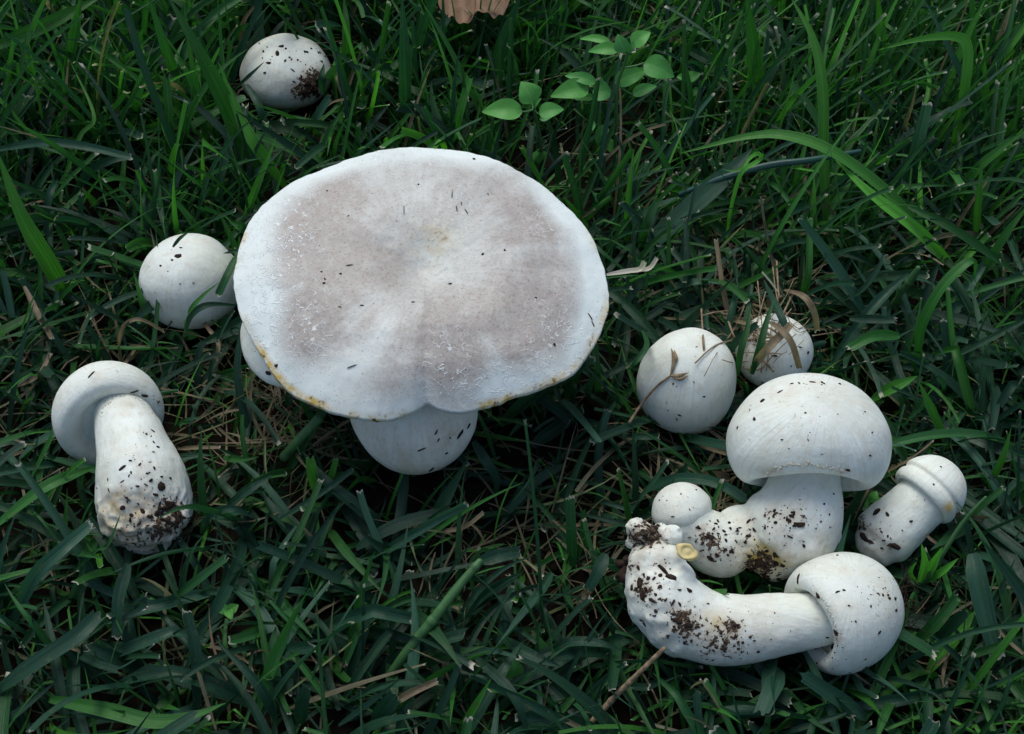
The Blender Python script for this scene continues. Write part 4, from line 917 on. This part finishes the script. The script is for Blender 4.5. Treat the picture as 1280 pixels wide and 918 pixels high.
def stalk(label, pts, name='grass_stalk', m=SHEATH, nodes=(), cat_='grass stalk', end=None):
    p = [(*P(x, y, z), r*cpp(P(x, y, z))) for x, y, z, r in pts]; base = (p[0][0], p[0][1], 0)
    t = thing(name, label, cat_, base, None)
    mesh_obj('stalk', *tube(p, 20, 10), m, t, base)
    q = smooth_path(p, 20)
    for f in nodes:
        i = int(f*19); c = q[i]; d = nrm(q[min(i+1, 19), :3]-q[max(i-1, 0), :3])
        mesh_obj('node', *tube([(*(c[:3]-d*.12), c[3]*1.03), (*c[:3], c[3]*1.16), (*(c[:3]+d*.12), c[3]*1.03)], 7, 12), m, t, base)
    return t, base
t, b_ = stalk('thick green grass stalk with pale nodes lying at the bottom centre', [(487,845,1,6),(515,808,2.2,7.2),(543,773,3,6.5),(572,735,3.6,6),(600,702,4,5)], nodes=(.5, .97))
p = np.array([P(*q) for q in [(600,702,4),(625,694,4.2),(652,690,4)]]); C = smooth_path(p, 12); tt = nrm(np.gradient(C, axis=0)); sd_ = nrm(np.cross(tt, nrm(CAM-C))); nn = nrm(np.cross(sd_, tt))
V, Fq, A = blade_grid(C[None], sd_[None], nn[None], np.array([18*cpp(C[5])]), np.array([.3]), np.array([.25]), np.array([0.]), np.array([1.]), 7, jag=.3)
mesh_obj('leaf_blade', V, None, GRASS, t, b_, F_arr=Fq, attrs={'blade': A})
stalk('green grass stalk lying under the left front rim of the large cap', [(355,572,1.4,6),(376,548,2.4,6.5),(398,524,3,6)], nodes=(.1,))
stalk('thin dark teal stalk lying across the upper right lawn', [(850,243,3,3.2),(905,222,4,4),(960,207,4.6,4.5),(1015,200,4.8,4),(1075,189,4.6,2.5)], m=TEAL)
stalk('pale dry stalk poking up at the bottom left of the bent mushroom', [(728,916,.6,4),(766,874,1.8,3.8),(795,845,2.8,3.2),(830,811,3.8,3)], m=TAN, nodes=(.35, .62), cat_='dry stalk', name='dry_stalk')
t, b_ = stalk('green sprout with forking tips beside the bent mushroom cap', [(1136,735,.8,4),(1158,723,2,4.5),(1180,690,3.2,3.2),(1205,652,4.4,2.8),(1232,622,5.4,2)], cat_='grass sprout', name='grass_sprout')
for pts, wd in [([(1150,728,1.8),(1156,705,2.8),(1152,680,3.8)], 10), ([(1155,727,1.8),(1166,706,2.8),(1178,684,3.8)], 11), ([(1155,728,1.6),(1178,714,2.6),(1198,698,3.2)], 9), ([(1146,730,1.4),(1138,716,2),(1146,702,2.6)], 6)]:
    p = np.array([P(*q) for q in pts]); C = smooth_path(p, 12); tt = nrm(np.gradient(C, axis=0)); sd_ = nrm(np.cross(tt, nrm(CAM-C))); nn = nrm(np.cross(sd_, tt))
    V, Fq, A = blade_grid(C[None], sd_[None], nn[None], np.array([wd*cpp(C[5])]), np.array([.5]), np.array([.95]), np.array([0.]), np.array([0.]), 7)
    mesh_obj('leaf_blade', V, None, GRASS, t, b_, F_arr=Fq, attrs={'blade': A})
t, b_ = stalk('green seed stalk with white bristles at right centre', [(1108,392,1.4,3.5),(1125,368,2.6,3.5),(1140,348,3.6,5),(1148,335,4.2,3)], nodes=(.6,))

tv = []
for i in range(44):
    x, y = random.gauss(950, 30), random.gauss(412, 24); a1 = random.uniform(0, 3.14); L = random.uniform(8, 34); bw = random.gauss(0, 8); q = []
    for f in (-1, -.3, .3, 1):
        px_, py_ = x+math.cos(a1)*L*f, y+math.sin(a1)*L*f+bw*f*f
        h = ALL.ray_cast(Vector(CAM), Vector(ray(px_, py_)))
        c = np.array(h[0]) if h[0] is not None else P(px_, py_, 3.2)
        q.append(c + nrm(CAM-c)*random.uniform(.05, .35))
    if max(z[2] for z in q)-min(z[2] for z in q) > 2.5: continue
    r_ = random.choice((.015, .02, .03, .045)); tv.append(tube([(*c, r_) for c in q], 9, 5, caps=False))
V, F = join(*tv); o = mesh_obj('dry_straw_tangle', V, F, TAN); o['kind'] = 'stuff'

# dry flower stalk across the egg shaped button
def over(px, py, lift=.08):
    h = ALL.ray_cast(Vector(CAM), Vector(ray(px, py)))
    if h[0] is None: return P(px, py, 2.5)
    c = np.array(h[0]); return c + nrm(CAM-c)*lift
pp = [over(787, 528), over(800, 508), over(820, 484), over(838, 470)]
base = (pp[0][0], pp[0][1], 0)
t = thing('dry_stalk', 'thin brown forked seed stalk lying on the egg shaped white button', 'dry stalk', base, ST)
mesh_obj('stalk', *tube([(*q, r) for q, r in zip(pp, (.06, .05, .045, .04))], 20, 8), TAN, t, base)
for tip in ([(838,470),(842,455),(841,442),(839,436)], [(838,470),(848,470),(861,466)], [(838,470),(850,474),(860,470)], [(842,455),(845,448),(843,438)]):
    q = [over(*x, .1) for x in tip]; rs = [.03, .075, .05, .015][:len(q)] if len(q) == 4 else [.03, .075, .012]
    mesh_obj('bract', *tube([(*a, r) for a, r in zip(q, rs)], 14, 8), TAN, t, base)

# ------------------------------------------------------------------ round leaved herbs
def leaf_mesh(b, tip, wcm, up, cup=.25, droop=.12, nl=16, nw=9, shape=1.0):
    b, tip = np.asarray(b), np.asarray(tip); d = tip-b; L = np.linalg.norm(d); d = d/L; sd_ = nrm(np.cross(d, up)); nn = np.cross(sd_, d)
    V = []; F = []
    for i in range(nl):
        s = i/(nl-1); wv = wcm*.5*(math.sin(math.pi*min(1, s**.72*.985+.01))**.75)*(1-.25*s*shape)
        cen = b+d*L*s + nn*(math.sin(s*math.pi)*L*droop - s*s*L*.05)
        for j in range(nw):
            u = j/(nw-1)*2-1; V.append(cen+sd_*wv*u + nn*(abs(u)**1.3*wv*cup + .03*wv*math.sin(9*s+4*u)*abs(u)))
    for i in range(nl-1):
        for j in range(nw-1): q = i*nw+j; F.append((q, q+1, q+nw+1, q+nw))
    return np.array(V), F
def herb(label, stem, leaves, group='small round leaved herbs'):
    p = [(*P(x, y, z), r) for x, y, z, r in stem]; base = (p[0][0], p[0][1], 0)
    t = thing('leafy_herb', label, 'herb', base, group)
    mesh_obj('stem', *tube(p, 18, 8), HSTEM, t, base)
    for x0, y0, z0, x1, y1, z1, w_ in leaves:
        b, e = P(x0, y0, z0), P(x1, y1, z1)
        c = np.array(min(p, key=lambda q: np.linalg.norm(np.array(q[:3])-b))[:3])
        up = nrm(nrm(CAM-b)*.75+np.array([random.gauss(0, .2), 0, .6]))
        V, F = leaf_mesh(b, e, w_*cpp(b)*1.35, up)
        gu, gv = np.meshgrid(np.linspace(0, 1, 9), np.linspace(0, 1, 16)); LM = np.stack([gu*0+random.random(), gv, gu, gu*0], -1).reshape(-1, 4)
        lf = mesh_obj('leaf', V, F, HERB, t, base, attrs={'leafmap': LM})
        if np.linalg.norm(c-b) > .1: mesh_obj('leaf_stalk', *tube([(*c, .05), (*(c*.5+b*.5+np.array([0, 0, -.05])), .045), (*b, .04)], 8, 6), HSTEM, t, base)
herb('leftmost small herb with a pair of broad pale green leaves above the large cap', [(670,224,0,.08),(676,185,2.4,.075),(672,157,4,.07),(667,137,5.2,.06)],
     [(653,140,5.2,602,139,5.1,23),(665,129,5.3,652,102,6.0,27),(674,143,5,705,136,5.1,18),(668,134,5.4,676,123,6,7),(675,150,4.4,690,146,4.4,8),(672,188,2.2,676,205,1.6,18)])
herb('middle small herb with wide leaves between its two neighbours', [(742,205,0,.08),(744,160,2.4,.075),(748,130,4,.07),(750,106,5,.06)],
     [(736,110,5,688,120,4.9,22),(741,115,5,767,118,4.9,22),(745,104,5.2,706,94,5.3,13),(742,122,4.6,718,124,4.4,9),(758,157,3,745,180,2.2,14),(750,106,5.2,753,98,5.5,6),(745,156,2.8,735,160,2.5,12)])
herb('tallest small herb with three tiers of pale green leaves at the top', [(766,228,0,.09),(769,185,2,.085),(770,145,4,.08),(772,106,5.6,.075),(779,85,6.4,.07),(785,66,7.2,.06)],
     [(769,104,5.6,810,87,6,19),(805,79,6.4,843,96,6,25),(791,119,5,821,107,5.2,13),(774,62,7.2,735,64,7,14),(782,65,7.4,772,43,8,17),(790,57,7.6,813,40,8,18),(763,53,7.2,724,48,7,9),(784,66,7.3,793,52,7.8,8),(768,190,1.8,750,170,2.4,12),(767,215,1,780,228,.8,10)])
herb('tiny seedling with two round leaves under the smooth button', [(225,428,0,.05),(226,420,.5,.05)], [(226,420,.6,207,422,.6,11),(228,421,.6,250,419,.6,11)])
herb('tiny clover like seedling at lower left below the muddy root', [(205,850,0,.04),(203,838,.6,.04)], [(202,838,.6,189,833,.7,13),(205,837,.6,211,830,.8,12)])
herb('small seedling among the blades near the bottom left', [(285,780,0,.04),(284,765,.8,.04)], [(284,765,.8,270,758,.9,11),(286,764,.8,298,756,.9,11),(285,763,.8,290,775,.9,10),(280,755,.8,270,745,.9,9)])
herb('pale heart shaped leaf growing at the bottom centre', [(645,868,0,.05),(640,850,1.2,.05)], [(640,848,1.2,641,820,1.8,21)], 'small round leaved herbs')
herb('small seedling left of the short young mushroom base', [(1092,640,0,.05),(1088,632,.8,.05)], [(1086,630,.9,1063,628,1,17),(1088,628,.9,1096,614,1.2,12)])
herb('small herb at the top right beside the tallest herb', [(862,150,0,.06),(860,120,2,.05),(858,98,3,.05)], [(858,98,3,846,96,3.1,9),(860,100,3,876,92,3.3,12),(862,118,2,878,112,2.2,10)])
herb('small seedling in the dark grass at bottom right', [(1150,890,0,.05),(1148,875,.9,.05)], [(1148,875,.9,1138,862,1.2,14),(1150,875,.9,1162,868,1.2,13)])

# brown dead leaf at the top edge
def dead_leaf():
    n, m_ = 46, 36; c = P(592, 4, 4.6); k = cpp(c); V = []; F = []
    for i in range(n):
        for j in range(m_):
            u = i/(n-1)*2-1; v = j/(m_-1)
            x = u*50*k*(1-.2*(1-v)**2*abs(u)); lob = .5*math.sin(u*5)+.15*math.sin(u*11+1)
            y = (v*68 + (abs(u)**2.5*20 - 14)*(1-v) + lob*3*(1-v) + 3*math.sin(u*19)*(1-v))*k*1.15
            z = .55*math.cos(u*1.6)*(1-v*.3)+.5*abs(u)**3*(u > 0)+.12*math.sin(u*9+v*3)-.12*abs(math.sin((v*6+abs(u)*3)))*.5 + .25*(1-v)**2*math.sin(u*5)
            V.append(c+np.array([x, y*1.0-.35, z-.6]))
    V = np.array(V)
    for i in range(n-1):
        for j in range(m_-1): q = i*m_+j; F.append((q, q+m_, q+m_+1, q+1))
    base = (c[0], c[1], 0); t = thing('dead_leaf', 'brown curled dead tree leaf lying on the grass at the top edge', 'dead leaf', base)
    mesh_obj('leaf_blade', V, F, DEADLEAF, t, base)
    q = [V[(n//2)*m_+j]+np.array([0, 0, .05]) for j in (0, 12, 24, m_-1)]
    mesh_obj('midrib', *tube([(*a, r) for a, r in zip(q, (.02, .04, .06, .08))], 14, 6), DEADLEAF, t, base)
dead_leaf()
